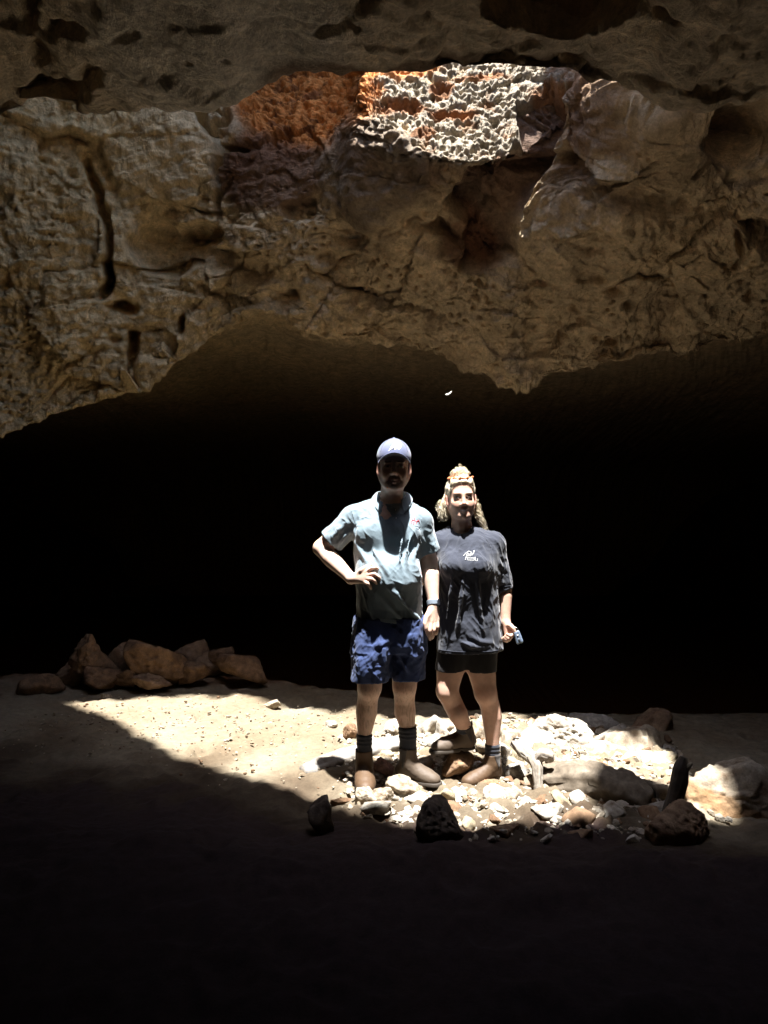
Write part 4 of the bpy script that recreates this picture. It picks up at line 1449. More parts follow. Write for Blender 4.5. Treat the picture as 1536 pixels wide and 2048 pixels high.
def build_woman():
    v = Vol((.16, WD - .26, -.02), (.78, WD + .30, 1.72), .004)
    # standing leg
    v.chain([ww(960, 1272, .02), ww(962, 1335, .01), ww(971, 1386, .0)], [.092, .078, .057], .03)
    v.chain([ww(971, 1386, .0), ww(980, 1412, .02), ww(984, 1434, .026), ww(985, 1478, .016), ww(985, 1520, .015)], [.056, .052, .053, .037, .033], .02)
    v.ell(ww(969, 1388, -.036), (.030, .018, .034), .04)
    # bent leg with the foot up on a stone
    v.chain([ww(913, 1272, .02), ww(901, 1335, .0), ww(894, 1382, -.008)], [.090, .076, .055], .03)
    v.chain([ww(894, 1382, -.008), ww(908, 1412, .005), ww(916, 1428, -.015), ww(929, 1455, .02), ww(933, 1478, .035)], [.055, .053, .052, .038, .033], .02)
    v.ell(ww(893, 1385, -.040), (.028, .018, .032), .04)
    v.loft([(z, x, y, rx - .022, ry - .022) for z, x, y, rx, ry in secs(TEE[:-1], WD, WPP)], .03)
    # neck, head
    v.cone(ww(924, 1066, .035), ww(922, 1022, .02), .056, .050, .03)
    for sx in (-1, 1):
        v.cone(ww(922 + sx * 16, 1024, .02), ww(924 + sx * 4, 1058, -.025), .010, .009, .02)
    # visible arm
    sh, el, wr = ww(985, 1086, .01), ww(1006, 1172, .045), ww(1011, 1244, -.015)
    v.chain([sh, sh * .5 + el * .5, el], [.056, .050, .043], .03)
    v.chain([el, el * .7 + wr * .3, wr * .82 + el * .18, wr], [.043, .044, .029, .026], .02)
    # arm round the man's back
    sh2, el2, wr2 = ww(882, 1086, .02), ww(868, 1150, .14), ww(805, 1170, .19)
    v.chain([sh2, el2], [.054, .042], .03)
    v.chain([el2, wr2], [.042, .027], .02)
    # hidden hand resting on his back
    for i, (dx, dz) in enumerate(((0, -14), (0, -5), (0, 4), (2, 12))):
        k = ww(785, 1172 + dz * .7, .195)
        v.cone(wr2, k, .020, .011, .01)
        v.chain([k, ww(768 + dx, 1174 + dz, .190), ww(754 + dx * 2, 1176 + dz * 1.2, .175)], [.0105, .009, .0075], .004)
    v.chain([wr2, ww(792, 1155, .19), ww(780, 1150, .185)], [.016, .011, .009], .006)
    # fist round the key fob
    kn = [ww(1022, 1258, -.050), ww(1021, 1265, -.052), ww(1018, 1271, -.050), ww(1014, 1275, -.046)]
    for q in kn:
        v.cone(wr, q, .021, .012, .010)
    F = [[kn[0], ww(1026, 1268, -.072), ww(1021, 1272, -.084), ww(1014, 1268, -.078)],
         [kn[1], ww(1023, 1274, -.072), ww(1017, 1277, -.082), ww(1011, 1272, -.074)],
         [kn[2], ww(1019, 1279, -.068), ww(1013, 1280, -.076), ww(1008, 1275, -.068)],
         [kn[3], ww(1014, 1282, -.060), ww(1009, 1281, -.067), ww(1005, 1277, -.060)]]
    for c in F:
        v.chain(c, [.0108, .0096, .0088, .0074], .004)
    v.chain([ww(1014, 1250, -.03), ww(1021, 1251, -.062), ww(1027, 1257, -.078), ww(1030, 1264, -.082)], [.016, .0130, .0108, .0088], .006)
    h = Head(v, ww(922, 996, .0), rot(3, 2, -2), .965)
    model_head(h, False)
    V, Q = v.nets(1)
    c = face_tint(V, h, SKIN_W, False)
    for q, r in ((ww(969, 1390, -.05), .045), (ww(891, 1387, -.15), .045), (ww(1016, 1270, -.06), .04), (ww(1000, 1182, .0), .03)):
        m = .35 * sstep(r, r * .3, np.linalg.norm(V - q, axis=1))[:, None]
        c = c * (1 - m) + np.array([.55, .25, .18]) * m
    part('body', V, Q, M_SKIN, woman, c)
    return h


def build_tee():
    v = Vol((.14, WD - .26, .62), (.76, WD + .28, 1.42), .004)
    v.loft(secs(TEE, WD, WPP), .02, p=2.2)
    v.chain([ww(924, 1078, .035), ww(957, 1076, .025), ww(986, 1088, .01)], [.046, .056, .062], .03)
    v.chain([ww(920, 1078, .035), ww(898, 1076, .03), ww(881, 1088, .02)], [.046, .054, .060], .03)
    for cx in (907, 956):
        v.ell(ww(cx, 1131, -.100), (.060, .062, .056), .05)
    s0, s1 = ww(986, 1088, .01), ww(1006, 1192, .045)
    t0, t1 = ww(881, 1088, .02), ww(867, 1150, .14)
    # drapes falling from the bust, creases at the armpit and sleeve
    fold(v, [ww(905, 1150, -.150), ww(900, 1190, -.135), ww(893, 1240, -.125)], .007, .018)
    fold(v, [ww(925, 1155, -.150), ww(922, 1200, -.138), ww(915, 1260, -.132)], .006, .018)
    fold(v, [ww(955, 1152, -.150), ww(958, 1200, -.135), ww(968, 1270, -.125)], .007, .018)
    fold(v, [ww(938, 1270, -.135), ww(960, 1284, -.132), ww(985, 1286, -.11)], .009, .018)
    fold(v, [ww(925, 1286, -.138), ww(950, 1294, -.135), ww(978, 1294, -.115)], .008, .018)
    fold(v, [ww(972, 1104, -.09), ww(975, 1130, -.10), ww(978, 1160, -.085)], .006, .018)
    fold(v, [ww(962, 1085, -.09), ww(968, 1108, -.115), ww(966, 1132, -.13)], .006, .018)
    v.warp(.007, 8, 43, (1, 1, .5)); v.warp(.005, 24, 48, (1, .8, .35))
    v.half(ww(938, 1301, 0), (.02, 0, -1), (.1, WD - .3, .5), (.80, WD + .3, .80))
    sleeve(v, [s0, s0 * .45 + s1 * .55, s1], [.061, .060, .059], ww(1004, 1178, .04), s1 - s0, .050, .03,
           ((ww(988, 1122, -.055), ww(1006, 1134, -.040), .007, 'u'), (ww(986, 1144, -.050), ww(1010, 1154, -.02), .007, 'u'), (ww(990, 1160, -.042), ww(1012, 1168, -.010), .007, 'u')))
    sleeve(v, [t0, t1], [.060, .058], ww(868, 1145, .13), t1 - t0, .049)
    s2 = [(z, x, y, rx - .014, ry - .014) for z, x, y, rx, ry in secs(TEE, WD, WPP)]
    v.loft([q for q in s2 if q[0] < .86], .0, 's', 2.2, 0, .55)
    v.chain([ww(924, 1074, .035), ww(921, 1030, .02)], [.058, .066], .006, 's')
    v.ell(ww(923, 1056, -.05), (.050, .06, .030), .008, 's')
    V, Q = v.nets(2)
    V = wrinkle(V, Q, .0042, 21, ((.15, 0, -1), (-.45, 0, -.9), (.7, 0, -.7)), .05, .28, .0)
    V = wrinkle(V, Q, .0014, 26, ((.8, 0, .5), (-.6, 0, .8)), .024, .10, .0)
    sh = part('t_shirt', V, Q, M_TEE, woman)
    bvh_seam(sh, [[(966, 1072), (976, 1090), (980, 1112), (978, 1136)]], WD, 'sleeve_seam', M_TEE, .0018)
    bvh_seam(sh, [[(876, 1295), (905, 1295), (940, 1295), (975, 1295), (1002, 1294)]], WD, 'hem_stitch', M_TEE, .0015)
    bvh_seam(sh, [[(989, 1172), (1000, 1173), (1012, 1172), (1021, 1171)]], WD, 'cuff_stitch', M_TEE, .0015)
    return sh


def build_bike_shorts():
    v = Vol((.20, WD - .22, .52), (.70, WD + .20, .95), .004)
    v.chain([ww(960, 1272, .02), ww(962, 1335, .01), ww(964, 1350, .008)], [.097, .0835, .0795], .03)
    v.chain([ww(913, 1272, .02), ww(901, 1335, .0), ww(899, 1350, -.002)], [.095, .0815, .078], .03)
    v.loft([(.74, ww(936, 1280)[0], WD, .150, .115), (.92, ww(936, 1280)[0], WD, .140, .11)], .03)
    v.half(ww(964, 1342, 0), (.0, 0, -1), (.446, WD - .3, .4), (.8, WD + .3, .7))
    v.half(ww(898, 1340, -.02), (.03, .12, -1), (.1, WD - .3, .4), (.446, WD + .3, .7))
    v.warp(.003, 30, 9, (1, 1, .5))
    V, Q = v.nets(1)
    part('bike_shorts', V, Q, M_BIKE, woman)


def build_hair(h):
    v = Vol(h.p((0, 0, .06)) - .20, h.p((0, 0, .06)) + .20, .004)
    g = Head(v, h.o, h.R, h.s)
    g.ell((0, -.020, .045), (.082, .103, .088), .01)
    g.ell((0, -.060, .0), (.074, .060, .085), .03)
    g.ell((0, .075, -.022), (.075, .085, .100), .012, 's')          # face opening
    g.ell((0, -.002, .130), (.040, .036, .030), .02)                # bun
    g.ell((-.020, .004, .140), (.020, .020, .020), .01)
    g.ell((.024, .0, .140), (.018, .020, .020), .01)
    g.ell((0, -.01, .146), (.022, .020, .016), .01)
    v.warp(.004, 34, 4, (1, 1, 1)); v.warp(.004, 90, 14, (1, 1, .4))
    V, Q = v.nets(0)
    hair = part('hair', V, Q, M_HAIR, woman)
    r = np.random.default_rng(21)
    tubes = []

    def curl(a, b, turns, amp, rad, n=None):
        n = n or int(10 * turns) + 6
        t = np.linspace(0, 1, n)
        ph = r.random() * 6.28
        base = np.outer(1 - t, a) + np.outer(t, b)
        base[:, 2] += .012 * np.sin(t * 3.1) * r.normal()
        am = amp * np.sin(np.clip(t * 1.2 + .12, 0, 1.3) * math.pi * .72)
        off = np.stack([np.cos(t * turns * 6.28 + ph) * am, np.sin(t * turns * 6.28 + ph) * am, .3 * np.sin(t * turns * 6.28) * am], -1)
        tubes.append(tube(base + off, rad * (1 - .55 * t), 5))
    for i in range(150):      # bun curls
        th = r.random() * 6.28
        a = h.p((.030 * math.cos(th), .030 * math.sin(th), .120 + .02 * r.random()))
        k = r.random(); b = h.p((.062 * math.cos(th) * (1 - .75 * k), .045 * math.sin(th) * (1 - .6 * k), .122 + .044 * k + .005 * r.normal()))
        curl(a, b, 1 + r.random() * 1.5, .009, .0013)
    for i in range(120):      # image-left side, short frizz behind the ear
        a = h.p((-.074 + .01 * r.normal() * .5, -.035 + .03 * r.normal() * .5, .03 - .05 * r.random()))
        b = h.p((-.098 + .016 * r.normal(), -.045 + .02 * r.normal(), -.055 - .075 * r.random()))
        curl(a, b, 2 + 2 * r.random(), .011, .0012)
    for i in range(16):
        a = h.p((-.085, -.04, .0 - .03 * r.random())); b = h.p((-.128 + .012 * r.normal(), -.05, -.01 - .05 * r.random()))
        curl(a, b, 2, .010, .0014)
    for i in range(170):      # image-right side, longer fall to the shoulder
        a = h.p((.074, -.035 + .015 * r.normal(), .03 - .06 * r.random()))
        k = r.random()
        b = h.p((.086 + .050 * k + .010 * r.normal(), -.055 + .018 * r.normal(), -.075 - .115 * k))
        curl(a, b, 2.5 + 2.5 * r.random(), .010, .0012)
    for i in range(110):      # strands combed back from the forehead
        x = -.066 + .132 * i / 109
        a = h.p((x, .080 - 8 * x * x, .080 + .008 * r.random() - 6 * x * x))
        m = h.p((x * .94, .062, .108 - 3 * x * x)); b = h.p((x * .85, .045, .112 - 2 * x * x))
        t = np.linspace(0, 1, 8)[:, None]
        pts = (1 - t) ** 2 * a + 2 * t * (1 - t) * m + t ** 2 * b
        tubes.append(tube(pts + .0008 * r.normal(size=(8, 3)), .0011, 5))
    V, F = join(tubes)
    part('curls', V, F, M_HAIR, hair)
    # orange band round the bun with small beads
    a = np.linspace(0, 2 * math.pi, 60, endpoint=False)
    pts = [h.p((.063 * math.cos(t), -.004 + .070 * math.sin(t), .108 - .006 * math.sin(t) + .003 * math.sin(9 * t))) for t in np.append(a, a[0])]
    V, F = tube(pts, .0055, 7, caps=False)
    b = part('hair_band', V, F, M_BAND, woman)
    for t in (math.pi / 2 + s_ for s_ in (-1.35, -1.1, -.45, .2, .75, 1.15, 1.4)):
        c = h.p((.065 * math.cos(t), -.004 + .073 * math.sin(t), .109 - .006 * math.sin(t)))
        bv = Vol(c - .018, c + .018, .003); bv.ell(c, (.0085, .0085, .0080), 0); bv.ell(c + np.array([.004, -.003, .006]), (.005, .005, .005), .004)
        V, Q = bv.nets(1)
        part('bead', V, Q, M_BAND, b)


hw = build_woman()
tee = build_tee()
build_bike_shorts()
build_hair(hw)
sock(woman, ww(985, 1487, .016), ww(985, 1530, .015), .039, .037)
sock(woman, ww(925, 1446, .012), ww(932, 1476, .035), .041, .036)
boot(woman, ww(986, 1530, .018), ww(985, 1507, .015), ww(988, 1548, .040), ww(929, 1554, -.075), ww(970, 1566, .0)[2], M_BOOT, .042, 1.0)
boot(woman, ww(935, 1478, .038), ww(929, 1452, .022), ww(936, 1492, .055), ww(866, 1496, -.03), ww(905, 1503, .0)[2], M_BOOT_SUN, .043, .95)
decal(tee, [[(925, 1117), (928, 1109), (930, 1104), (933, 1105), (932, 1109), (928, 1110)], [(922, 1109), (927, 1104), (933, 1100), (937, 1102), (939, 1106)], [(934, 1110), (936, 1105), (938, 1108), (942, 1103), (943, 1099)]], WD, .0016, M_WHITE, tee, 'white_logo')
decal(tee, [[(930, 1112), (942, 1112.5), (942, 1117.5), (929, 1117), (930, 1112)], [(944, 1111), (944, 1118), (948, 1118), (948, 1114)], [(931, 1114.8), (941, 1115)]], WD, .0009, M_WHITE, tee, 'logo_text')

# ---------------------------------------------------------------- key held by the woman
def build_key():
    c = ww(1036, 1274, -.085)
    ax = np.array([.30, 0, -.95]); ax /= np.linalg.norm(ax)
    sd = np.array([.95, 0, .30]); sd /= np.linalg.norm(sd)
    t = thing('car_key', 'blue grey key fob with steel ring held in the woman\'s fist', 'key', c)
    v = Vol(c - .05, c + .05, .002)
    for s in (-1, 1):
        v.cone(c - ax * .024 + sd * s * .007, c + ax * .026 + sd * s * .009, .0095, .0105, .004, 'u', ((0, 1, 0), .6))
    V, Q = v.nets(1)
    fob = part('fob', V, Q, M_FOB, t)
    for k, r in ((-.010, .0050), (.012, .0075)):
        q = c + ax * k + np.array([0, -.0062, 0])
        b = Vol(q - .014, q + .014, .0015); b.ell(q, (r, .0018, r), 0)
        V, Q = b.nets(1)
        part('button', V, Q, M_WHITE if k < 0 else M_STRAP, fob)
    a = np.linspace(0, 2 * math.pi, 24)
    rc = c - ax * .040
    V, F = tube([rc + .012 * (math.cos(x) * ax + math.sin(x) * sd) for x in a], .0014, 6, caps=False)
    part('key_ring', V, F, M_STEEL, t)
    V, F = tube([rc + sd * -.004, rc - sd * .006 + ax * .02, rc - sd * .006 + ax * .052], [.0035, .003, .002], 6)
    part('key_blade', V, F, M_STEEL, t)


build_key()

# ---------------------------------------------------------------- stones, timber, gravel
WHITE_T, BROWN_T = np.array([.66, .60, .49]), np.array([.30, .165, .085])
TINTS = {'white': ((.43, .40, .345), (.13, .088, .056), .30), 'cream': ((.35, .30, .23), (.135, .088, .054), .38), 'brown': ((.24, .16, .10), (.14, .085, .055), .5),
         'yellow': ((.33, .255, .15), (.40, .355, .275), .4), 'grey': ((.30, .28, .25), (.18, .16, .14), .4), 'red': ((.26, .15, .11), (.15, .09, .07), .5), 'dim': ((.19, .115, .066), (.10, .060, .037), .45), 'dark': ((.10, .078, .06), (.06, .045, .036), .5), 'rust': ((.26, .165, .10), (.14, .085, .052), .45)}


def ico(level):
    import bmesh
    bm = bmesh.new(); bmesh.ops.create_icosphere(bm, subdivisions=level, radius=1)
    V = np.array([v.co[:] for v in bm.verts]); F = np.array([[v.index for v in f.verts] for f in bm.faces])
    bm.free()
    return V, F


ICO = {k: ico(k) for k in (1, 2, 3, 4, 5)}


def stone_mesh(name, r, tint, seed, level=4, blocky=.5, under=None, point=0.0, band=None, pits=1.0):
    """angular boulder: planes cut a ball, then knobs, pits and grain; r = half extents"""
    g = np.random.default_rng(seed)
    D, F = ICO[level]
    D = D / np.linalg.norm(D, axis=1)[:, None]
    nrm = g.normal(size=(15, 3)); nrm /= np.linalg.norm(nrm, axis=1)[:, None]
    dist = .55 + .45 * g.random(15)
    q = (D @ nrm.T) / dist
    rad = 1 / np.maximum((np.maximum(q, 1e-3) ** (22 if blocky > .4 else 8)).sum(1) ** (1 / (22 if blocky > .4 else 8)), .6)
    V = D * rad[:, None]
    V /= (V.max(0) - V.min(0)) / 2
    V -= (V.max(0) + V.min(0)) / 2
    if point:
        V[:, :2] *= (1 - point * sstep(-.5, 1.0, V[:, 2]))[:, None]
    r = np.array(r, float)
    size = r.mean()
    P = V * r
    s = seed * 3.7
    q = P / size
    off = .11 * fbm(q * 1.6 + s, 4) + .09 * fbm(q * 4.2 + s, 3)
    if level >= 4:
        f1, _ = worley(q * 3.3 + s); off -= .13 * pits * sstep(.40, .1, f1)
        f1, _ = worley(q * 7.5 + s); off -= .035 * sstep(.42, .1, f1)
        off += .045 * fbm(q * 12 + s, 2)
    P = P + D * (off * size)[:, None]
    a, b, amt = TINTS[tint]
    m = np.clip(amt + 1.5 * fbm(q * 2.6 + s + 40, 4, .6), 0, 1)[:, None]
    c = np.array(a) * (1 - m) + np.array(b) * m
    if under is not None:      # a differently coloured bed in the lower part of the stone
        k = sstep(.05, -.15, V[:, 2] + .15 * fbm(q * 2 + s, 3) + .1)[:, None]
        c = c * (1 - k) + np.array(under) * k
    if band is not None:
        z = V[:, 2] + .55 * V[:, 0] + .18 * fbm(q * 2.5 + s, 3)
        k = (sstep(-.55, -.40, z) * sstep(.12, -.05, z))[:, None] * .85
        c = c * (1 - k) + np.array(band) * k
    return mesh(name, P, F, M_STONE, np.clip(c, .02, .8))


_seed = [100]


def stone(label, px, py, w, h, d, tint, group=None, name='stone', cat='stone', rot_z=None, **kw):
    """px, py: middle of the stone in the photograph; w, h its size there; d its distance"""
    _seed[0] += 1
    c = W(px, py, d)
    rx, rz = w / 2 * d / FPX, h / 2 * d / FPX
    me = stone_mesh(name, (rx * 1.04, (rx * .6 + rz * .4) * .95, rz * 1.06), tint, _seed[0], **kw)
    o = new_obj(name, me, None, c)
    return tag(o, label, cat, group)


G_R = 'sunlit rubble stones around the two people'
# right-hand rubble in the beam
stone('white saddle-shaped stone with an orange underside, largest at the back of the rubble', 1128, 1476, 129, 94, 4.75, 'white', G_R, under=(.42, .20, .085), level=5)
stone('white stone with a brown lower edge left of the saddle-shaped stone', 1060, 1486, 76, 65, 4.70, 'white', G_R, under=(.36, .20, .10))
stone('flat-topped pale stone at the back behind the cream pile', 1214, 1478, 94, 67, 4.85, 'white', G_R)
stone('jagged cream stone standing highest at the right end of the lit rubble', 1268, 1504, 115, 94, 4.65, 'cream', G_R)
stone('yellowish stone leaning on the right side of the rubble', 1290, 1546, 120, 83, 4.42, 'yellow', G_R)
stone('pinkish cream stone in the middle of the lit pile', 1212, 1522, 97, 65, 4.55, 'cream', G_R)
stone('low white slab below the saddle-shaped stone', 1130, 1522, 120, 38, 4.55, 'white', G_R)
stone('pale wedge of stone under the yellowish stone', 1245, 1572, 138, 38, 4.38, 'white', G_R)
stone('rounded cream stone just right of the woman\'s calf', 1020, 1492, 60, 67, 4.65, 'cream', G_R)
stone('white splintered slab right behind the woman\'s standing boot', 1012, 1532, 41, 85, 4.35, 'white', G_R, point=.3)
stone('grey stone tucked behind the forked branch', 1034, 1556, 48, 56, 4.15, 'grey', G_R)
stone('small pale chip in front of the long log\'s left end', 1097, 1590, 32, 34, 3.86, 'cream', G_R)
stone('white block with a brown base standing between the man and the woman', 850, 1458, 56, 58, 4.95, 'white', G_R, under=(.32, .17, .08))
stone('pitted white stone behind the woman\'s raised toe', 896, 1466, 64, 58, 4.9, 'white', G_R)
stone('cream stone between the woman\'s two boots', 958, 1478, 44, 64, 4.75, 'cream', G_R)
stone('pale stone low behind the woman\'s standing ankle', 962, 1512, 40, 50, 4.55, 'cream', G_R)
stone('brown boulder propping up the woman\'s raised boot', 916, 1524, 66, 46, 4.12, 'rust', G_R, blocky=.3)
stone('small brown stone under the heel of the woman\'s standing boot', 976, 1570, 44, 22, 4.02, 'rust', G_R)
stone('reddish brown stone in the shade between the man\'s boots', 766, 1532, 44, 34, 4.14, 'red', G_R)
stone('knobbly cream boulder in front of the man\'s outward boot', 806, 1578, 66, 44, 3.84, 'cream', G_R)
stone('rounded cream stone before the toe of the man\'s forward boot', 735, 1590, 52, 30, 3.78, 'cream', G_R)
stone('small pale stone left of the knobbly cream boulder', 768, 1588, 40, 30, 3.78, 'cream', G_R)
stone('white stone before the woman\'s standing toe', 990, 1586, 46, 30, 3.82, 'white', G_R)
stone('yellow stained pebble left of the branch foot', 1032, 1584, 32, 26, 3.85, 'yellow', G_R)
stone('white knuckle of stone behind the man\'s shin', 790, 1462, 46, 40, 4.95, 'white', G_R)
stone('small white stone left of the man\'s sock', 663, 1452, 24, 20, 5.1, 'white', G_R)
stone('rust brown stone peeping left of the man\'s sock', 700, 1462, 28, 34, 4.8, 'rust', G_R)
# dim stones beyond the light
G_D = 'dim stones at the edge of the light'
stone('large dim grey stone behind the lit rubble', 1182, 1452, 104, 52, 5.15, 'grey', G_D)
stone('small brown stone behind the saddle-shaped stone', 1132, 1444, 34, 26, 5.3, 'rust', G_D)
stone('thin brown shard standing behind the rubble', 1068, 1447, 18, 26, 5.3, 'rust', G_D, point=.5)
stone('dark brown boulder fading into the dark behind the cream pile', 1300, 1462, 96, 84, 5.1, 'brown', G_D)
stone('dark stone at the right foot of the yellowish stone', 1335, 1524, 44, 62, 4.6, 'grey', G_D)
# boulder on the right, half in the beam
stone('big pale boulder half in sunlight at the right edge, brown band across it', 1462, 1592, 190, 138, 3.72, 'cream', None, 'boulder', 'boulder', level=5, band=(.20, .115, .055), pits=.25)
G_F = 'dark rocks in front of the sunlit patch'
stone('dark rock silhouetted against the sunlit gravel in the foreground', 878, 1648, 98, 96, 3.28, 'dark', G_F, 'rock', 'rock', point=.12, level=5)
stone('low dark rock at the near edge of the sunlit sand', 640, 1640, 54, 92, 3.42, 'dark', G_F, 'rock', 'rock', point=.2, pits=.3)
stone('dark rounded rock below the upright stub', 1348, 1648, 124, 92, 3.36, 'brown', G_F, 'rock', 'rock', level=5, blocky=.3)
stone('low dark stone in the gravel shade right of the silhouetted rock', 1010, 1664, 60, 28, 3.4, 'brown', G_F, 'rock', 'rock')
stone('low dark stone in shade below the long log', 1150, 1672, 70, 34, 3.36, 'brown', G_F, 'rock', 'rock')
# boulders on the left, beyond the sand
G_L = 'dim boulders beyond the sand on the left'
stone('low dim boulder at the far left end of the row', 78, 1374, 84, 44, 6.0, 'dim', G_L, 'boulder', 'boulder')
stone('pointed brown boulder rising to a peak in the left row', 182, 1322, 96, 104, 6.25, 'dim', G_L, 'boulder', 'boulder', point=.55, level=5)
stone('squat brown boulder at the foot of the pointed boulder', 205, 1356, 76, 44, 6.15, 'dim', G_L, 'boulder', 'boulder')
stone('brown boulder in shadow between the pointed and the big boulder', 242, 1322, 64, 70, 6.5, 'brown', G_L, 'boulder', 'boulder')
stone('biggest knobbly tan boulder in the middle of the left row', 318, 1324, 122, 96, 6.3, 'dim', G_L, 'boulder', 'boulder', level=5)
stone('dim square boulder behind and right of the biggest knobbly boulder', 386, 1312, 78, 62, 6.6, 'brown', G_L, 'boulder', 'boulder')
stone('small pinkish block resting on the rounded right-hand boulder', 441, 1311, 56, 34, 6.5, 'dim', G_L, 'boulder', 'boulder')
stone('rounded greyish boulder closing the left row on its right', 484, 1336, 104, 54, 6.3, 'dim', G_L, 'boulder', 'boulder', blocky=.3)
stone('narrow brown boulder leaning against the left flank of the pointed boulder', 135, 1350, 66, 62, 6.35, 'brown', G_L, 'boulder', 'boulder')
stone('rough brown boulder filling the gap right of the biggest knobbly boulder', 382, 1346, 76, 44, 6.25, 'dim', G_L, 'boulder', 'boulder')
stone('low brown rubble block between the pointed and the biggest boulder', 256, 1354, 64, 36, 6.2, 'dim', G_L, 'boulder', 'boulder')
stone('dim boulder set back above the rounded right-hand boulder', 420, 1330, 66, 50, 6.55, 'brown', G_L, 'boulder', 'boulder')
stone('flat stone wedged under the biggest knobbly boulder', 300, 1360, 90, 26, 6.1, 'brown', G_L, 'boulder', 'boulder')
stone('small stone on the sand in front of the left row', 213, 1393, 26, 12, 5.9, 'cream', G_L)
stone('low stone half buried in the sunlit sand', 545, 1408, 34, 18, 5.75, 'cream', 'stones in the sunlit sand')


def log_mat(name, a, b):
    m, nt, N, L, B = mat_new(name)
    tc = N.new('ShaderNodeTexCoord')
    mp = N.new('ShaderNodeMapping'); mp.inputs['Scale'].default_value = (2.5, 45, 45)
    L.new(tc.outputs['UV'], mp.inputs['Vector'])
    at = N.new('ShaderNodeAttribute'); at.attribute_name = 'tint'
    n2 = noise_node(N, L, tc.outputs['Object'], 40, 5, .6)
    mr = N.new('ShaderNodeMapRange'); mr.inputs[1].default_value = .3; mr.inputs[2].default_value = .7
    mr.inputs[3].default_value = .7; mr.inputs[4].default_value = 1.25
    L.new(n2.outputs['Fac'], mr.inputs[0])
    vm = N.new('ShaderNodeVectorMath'); vm.operation = 'SCALE'
    L.new(at.outputs['Color'], vm.inputs[0]); L.new(mr.outputs[0], vm.inputs['Scale'])
    L.new(vm.outputs[0], B.inputs['Base Color'])
    B.inputs['Roughness'].default_value = .85
    B.inputs['Specular IOR Level'].default_value = .2
    bp = N.new('ShaderNodeBump'); bp.inputs['Strength'].default_value = .5; bp.inputs['Distance'].default_value = .004
    L.new(n2.outputs['Fac'], bp.inputs['Height']); L.new(bp.outputs[0], B.inputs['Normal'])
    return m


M_LOG = log_mat('weathered_wood', 0, 0)


def wood(pts, rad, seed, light, dark, nseg=60, nr=28, grain=.012):
    """weathered limb with long drying cracks along it"""
    pts = np.array(pts, float)
    s = np.r_[0, np.cumsum(np.linalg.norm(np.diff(pts, axis=0), axis=1))]
    t = np.linspace(0, s[-1], nseg)
    q = np.stack([np.interp(t, s, pts[:, i]) for i in range(3)], -1)
    for _ in range(4):
        q[1:-1] = .5 * q[1:-1] + .25 * (q[2:] + q[:-2])
    r = np.interp(t, s, rad)
    V, F = tube(q, r, nr)
    V = V.reshape(nseg, nr, 3)
    ang = np.arange(nr) * 2 * math.pi / nr
    T, A = np.meshgrid(t, ang, indexing='ij')
    u = np.stack([np.cos(A) * 3.2, np.sin(A) * 3.2, T * 4 + seed], -1)
    u2 = np.stack([np.cos(A) * 7, np.sin(A) * 7, T * 5 + seed], -1)
    g = fbm(u, 3); g2 = fbm(u2, 3, .6, True)
    k = 1 + .20 * g - .22 * sstep(.35, .9, g2)
    V = q[:, None, :] + (V - q[:, None, :]) * k[..., None]
    m = np.clip(.45 + .8 * g2 * .6 + .5 * g, 0, 1)[..., None]
    c = np.array(dark) * m + np.array(light) * (1 - m)
    return V.reshape(-1, 3), F, c.reshape(-1, 3)


def timber(name, label, cat, limbs, light, dark):
    base = np.array(limbs[0][1][0], float)
    t = thing(name, label, cat, base)
    for i, (nm, pts, rad) in enumerate(limbs):
        V, F, c = wood(pts, rad, 7.3 * (i + len(name)), light, dark)
        part(nm, V, F, M_LOG, t, c)
    return t


timber('log', 'long grey weathered log lying in half shade on the right', 'log', [
    ('trunk', [W(1084, 1566, 3.98), W(1130, 1562, 3.94), W(1190, 1566, 3.88), W(1250, 1588, 3.80), W(1300, 1612, 3.72)], [.088, .096, .112, .115, .070]),
    ('limb', [W(1225, 1560, 3.86), W(1275, 1570, 3.84), W(1335, 1580, 3.78)], [.050, .036, .024])], (.24, .20, .155), (.09, .07, .05))
timber('driftwood_log', 'pale bluish weathered log lying behind the man\'s boots', 'log', [
    ('trunk', [W(606, 1546, 4.22), W(655, 1532, 4.30), W(710, 1514, 4.42), W(770, 1496, 4.55), W(826, 1486, 4.62)], [.050, .066, .070, .066, .050]),
    ('limb', [W(690, 1540, 4.28), W(750, 1524, 4.40), W(815, 1516, 4.48)], [.028, .034, .026])], (.33, .335, .33), (.17, .14, .11))
timber('forked_branch', 'bleached forked branch standing at the left end of the long log', 'branch', [
    ('stem', [W(1078, 1608, 3.88), W(1077, 1570, 3.90), W(1074, 1530, 3.93), W(1064, 1512, 3.97)], [.026, .024, .030, .030]),
    ('prong', [W(1068, 1520, 3.96), W(1050, 1504, 4.04), W(1030, 1484, 4.12)], [.030, .042, .034]),
    ('knob', [W(1072, 1524, 3.95), W(1084, 1508, 3.94), W(1098, 1512, 3.92), W(1104, 1522, 3.92)], [.026, .030, .028, .016])], (.42, .39, .34), (.20, .165, .13))
timber('tree_stub', 'dark upright broken stub in front of the half-lit boulder', 'branch', [
    ('trunk', [W(1340, 1650, 3.46), W(1350, 1596, 3.47), W(1360, 1560, 3.48), W(1362, 1536, 3.485), W(1368, 1514, 3.49)], [.052, .036, .040, .034, .016]), ('limb', [W(1358, 1552, 3.48), W(1376, 1534, 3.47), W(1384, 1526, 3.465)], [.020, .014, .006])], (.09, .07, .055), (.05, .04, .032))


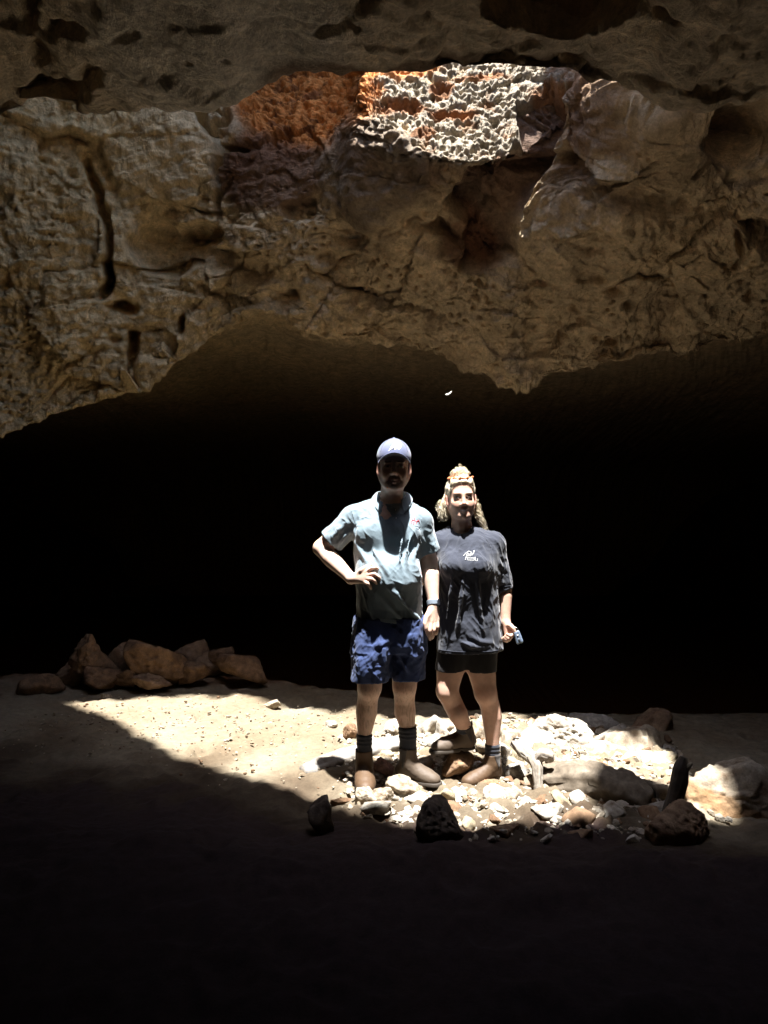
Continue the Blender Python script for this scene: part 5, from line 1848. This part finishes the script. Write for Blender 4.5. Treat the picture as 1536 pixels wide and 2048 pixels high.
def chips(n, seed, region, dens, size, tint, name, level_shapes=6):
    """loose gravel as one mass"""
    g = np.random.default_rng(seed)
    D, F = ICO[2]
    base = []
    for k in range(level_shapes):
        nrm = g.normal(size=(9, 3)); nrm /= np.linalg.norm(nrm, axis=1)[:, None]
        q = (D @ nrm.T) / (.6 + .4 * g.random(9))
        base.append(D / np.maximum(q.max(1), .55)[:, None])
    xy = np.stack([g.uniform(region[0], region[1], n * 4), g.uniform(region[2], region[3], n * 4)], -1)
    keep = dens(xy[:, 0], xy[:, 1]) > g.random(n * 4)
    xy = xy[keep][:n]
    z = floor_z(xy[:, 0], xy[:, 1])
    s = size[0] * (size[1] / size[0]) ** (g.random(len(xy)) ** 2.2)
    Vs, Fs, Cs = [], [], []
    for i in range(len(xy)):
        a = g.random() * 6.28
        R = np.array([[math.cos(a), -math.sin(a), 0], [math.sin(a), math.cos(a), 0], [0, 0, 1]])
        P = (base[i % level_shapes] * s[i] * np.array([1, .8, .6]) * (.8 + .4 * g.random(3))) @ R.T + [xy[i, 0], xy[i, 1], z[i] + s[i] * .15 + .008]
        Vs.append(P); Fs.append(F + len(D) * i)
        t = g.random()
        c = np.array(tint[0]) * (1 - t) + np.array(tint[1]) * t
        if g.random() < .14: c = np.array([.13, .078, .046])
        Cs.append(np.tile(c, (len(D), 1)))
    o = new_obj(name, mesh(name, np.concatenate(Vs), np.concatenate(Fs), M_STONE, np.concatenate(Cs), False))
    return o


tag(chips(3000, 5, (-.9, 1.75, 3.25, 5.4), rubble_mask, (.006, .030), ((.42, .385, .325), (.22, .175, .125)), 'gravel'), 'pale limestone gravel covering the sunlit floor around the people', 'gravel', kind='stuff')
tag(chips(700, 6, (-2.4, .2, 3.9, 6.2), lambda x, y: sstep(1.2, .2, np.abs(y - 5.0 + .35 * (x + 1))), (.004, .011), ((.34, .29, .22), (.16, .12, .08)), 'sand_grit'), 'fine grit scattered over the sunlit sand', 'grit', kind='stuff')

# loose rubble stones that can be told apart but not named one by one
_g = np.random.default_rng(77)
_pool = [stone_mesh('rubble_stone', (1, .85, .7), k, 940 + i, level=3) for i, k in enumerate(('white', 'cream', 'white', 'yellow', 'cream', 'rust', 'white', 'cream'))]
_hue = ('white', 'cream', 'white', 'yellowish', 'cream', 'rusty', 'white', 'cream')
_n = 0
while _n < 95:
    x, y = _g.uniform(-.55, 1.6), _g.uniform(3.35, 5.3)
    if rubble_mask(np.array([x]), np.array([y]))[0] < .5 + .4 * _g.random():
        continue
    if min(math.hypot(x - a, (y - b)) for a, b in ((-.1, 3.9), (.18, 4.0), (.55, 4.05), (.1, 4.05))) < .14:
        continue
    s = .026 + .050 * _g.random() ** 1.6
    o = new_obj('rubble_stone', _pool[int(_g.integers(len(_pool)))], None, (x, y, float(floor_z(np.array([x]), np.array([y]))[0]) + s * .35))
    o.scale = (s * (.8 + .5 * _g.random()), s * (.8 + .5 * _g.random()), s * (.7 + .5 * _g.random()))
    o.rotation_euler = (_g.normal() * .3, _g.normal() * .3, _g.random() * 6.28)
    hue = _hue[_pool.index(o.data)]
    where = 'behind the boots' if y > 4.25 else ('before the man\'s boots' if x < .3 else ('before the woman\'s boots' if x < .75 else 'in front of the long log'))
    tag(o, 'small broken %s limestone chunk in the sunlit rubble %s' % (hue, where), 'stone', 'small %s rubble chunks %s' % (hue, where.replace("'", '')))
    _n += 1

# ---------------------------------------------------------------- the pale curved fleck in the dark
def build_feather():
    c = W(898, 785, 4.3)
    nu, nv = 17, 5
    P = np.zeros((nu, nv, 3))
    for i, a in enumerate(np.linspace(0, 1, nu)):
        th = math.radians(-98 + 78 * a)               # arc from low left to high right
        r = .034
        w = .0056 * (1 - .45 * a) * min(1, 6 * (a + .03), 6 * (1.03 - a))
        for j, b in enumerate(np.linspace(-1, 1, nv)):
            P[i, j] = (-.016 + (r + w * b) * math.cos(th), -.006 + .006 * b * b + .010 * a, .022 + (r + w * b) * math.sin(th))
    top = P; bot = P + [0, .0015, 0]
    loop = np.concatenate([top, bot[:, ::-1]], 1)
    n = loop.shape[1]
    a = np.arange(nu * n).reshape(nu, n); b = np.roll(a, -1, 1)
    q = np.stack([a[:-1], a[1:], b[1:], b[:-1]], -1).reshape(-1, 4)
    o = new_obj('feather', mesh('feather', loop.reshape(-1, 3), [q, np.array([a[0][::-1], a[-1]])], M_WHITE), None, c)
    tag(o, 'tiny curved white fleck hanging in the dark above the woman', 'feather')


build_feather()
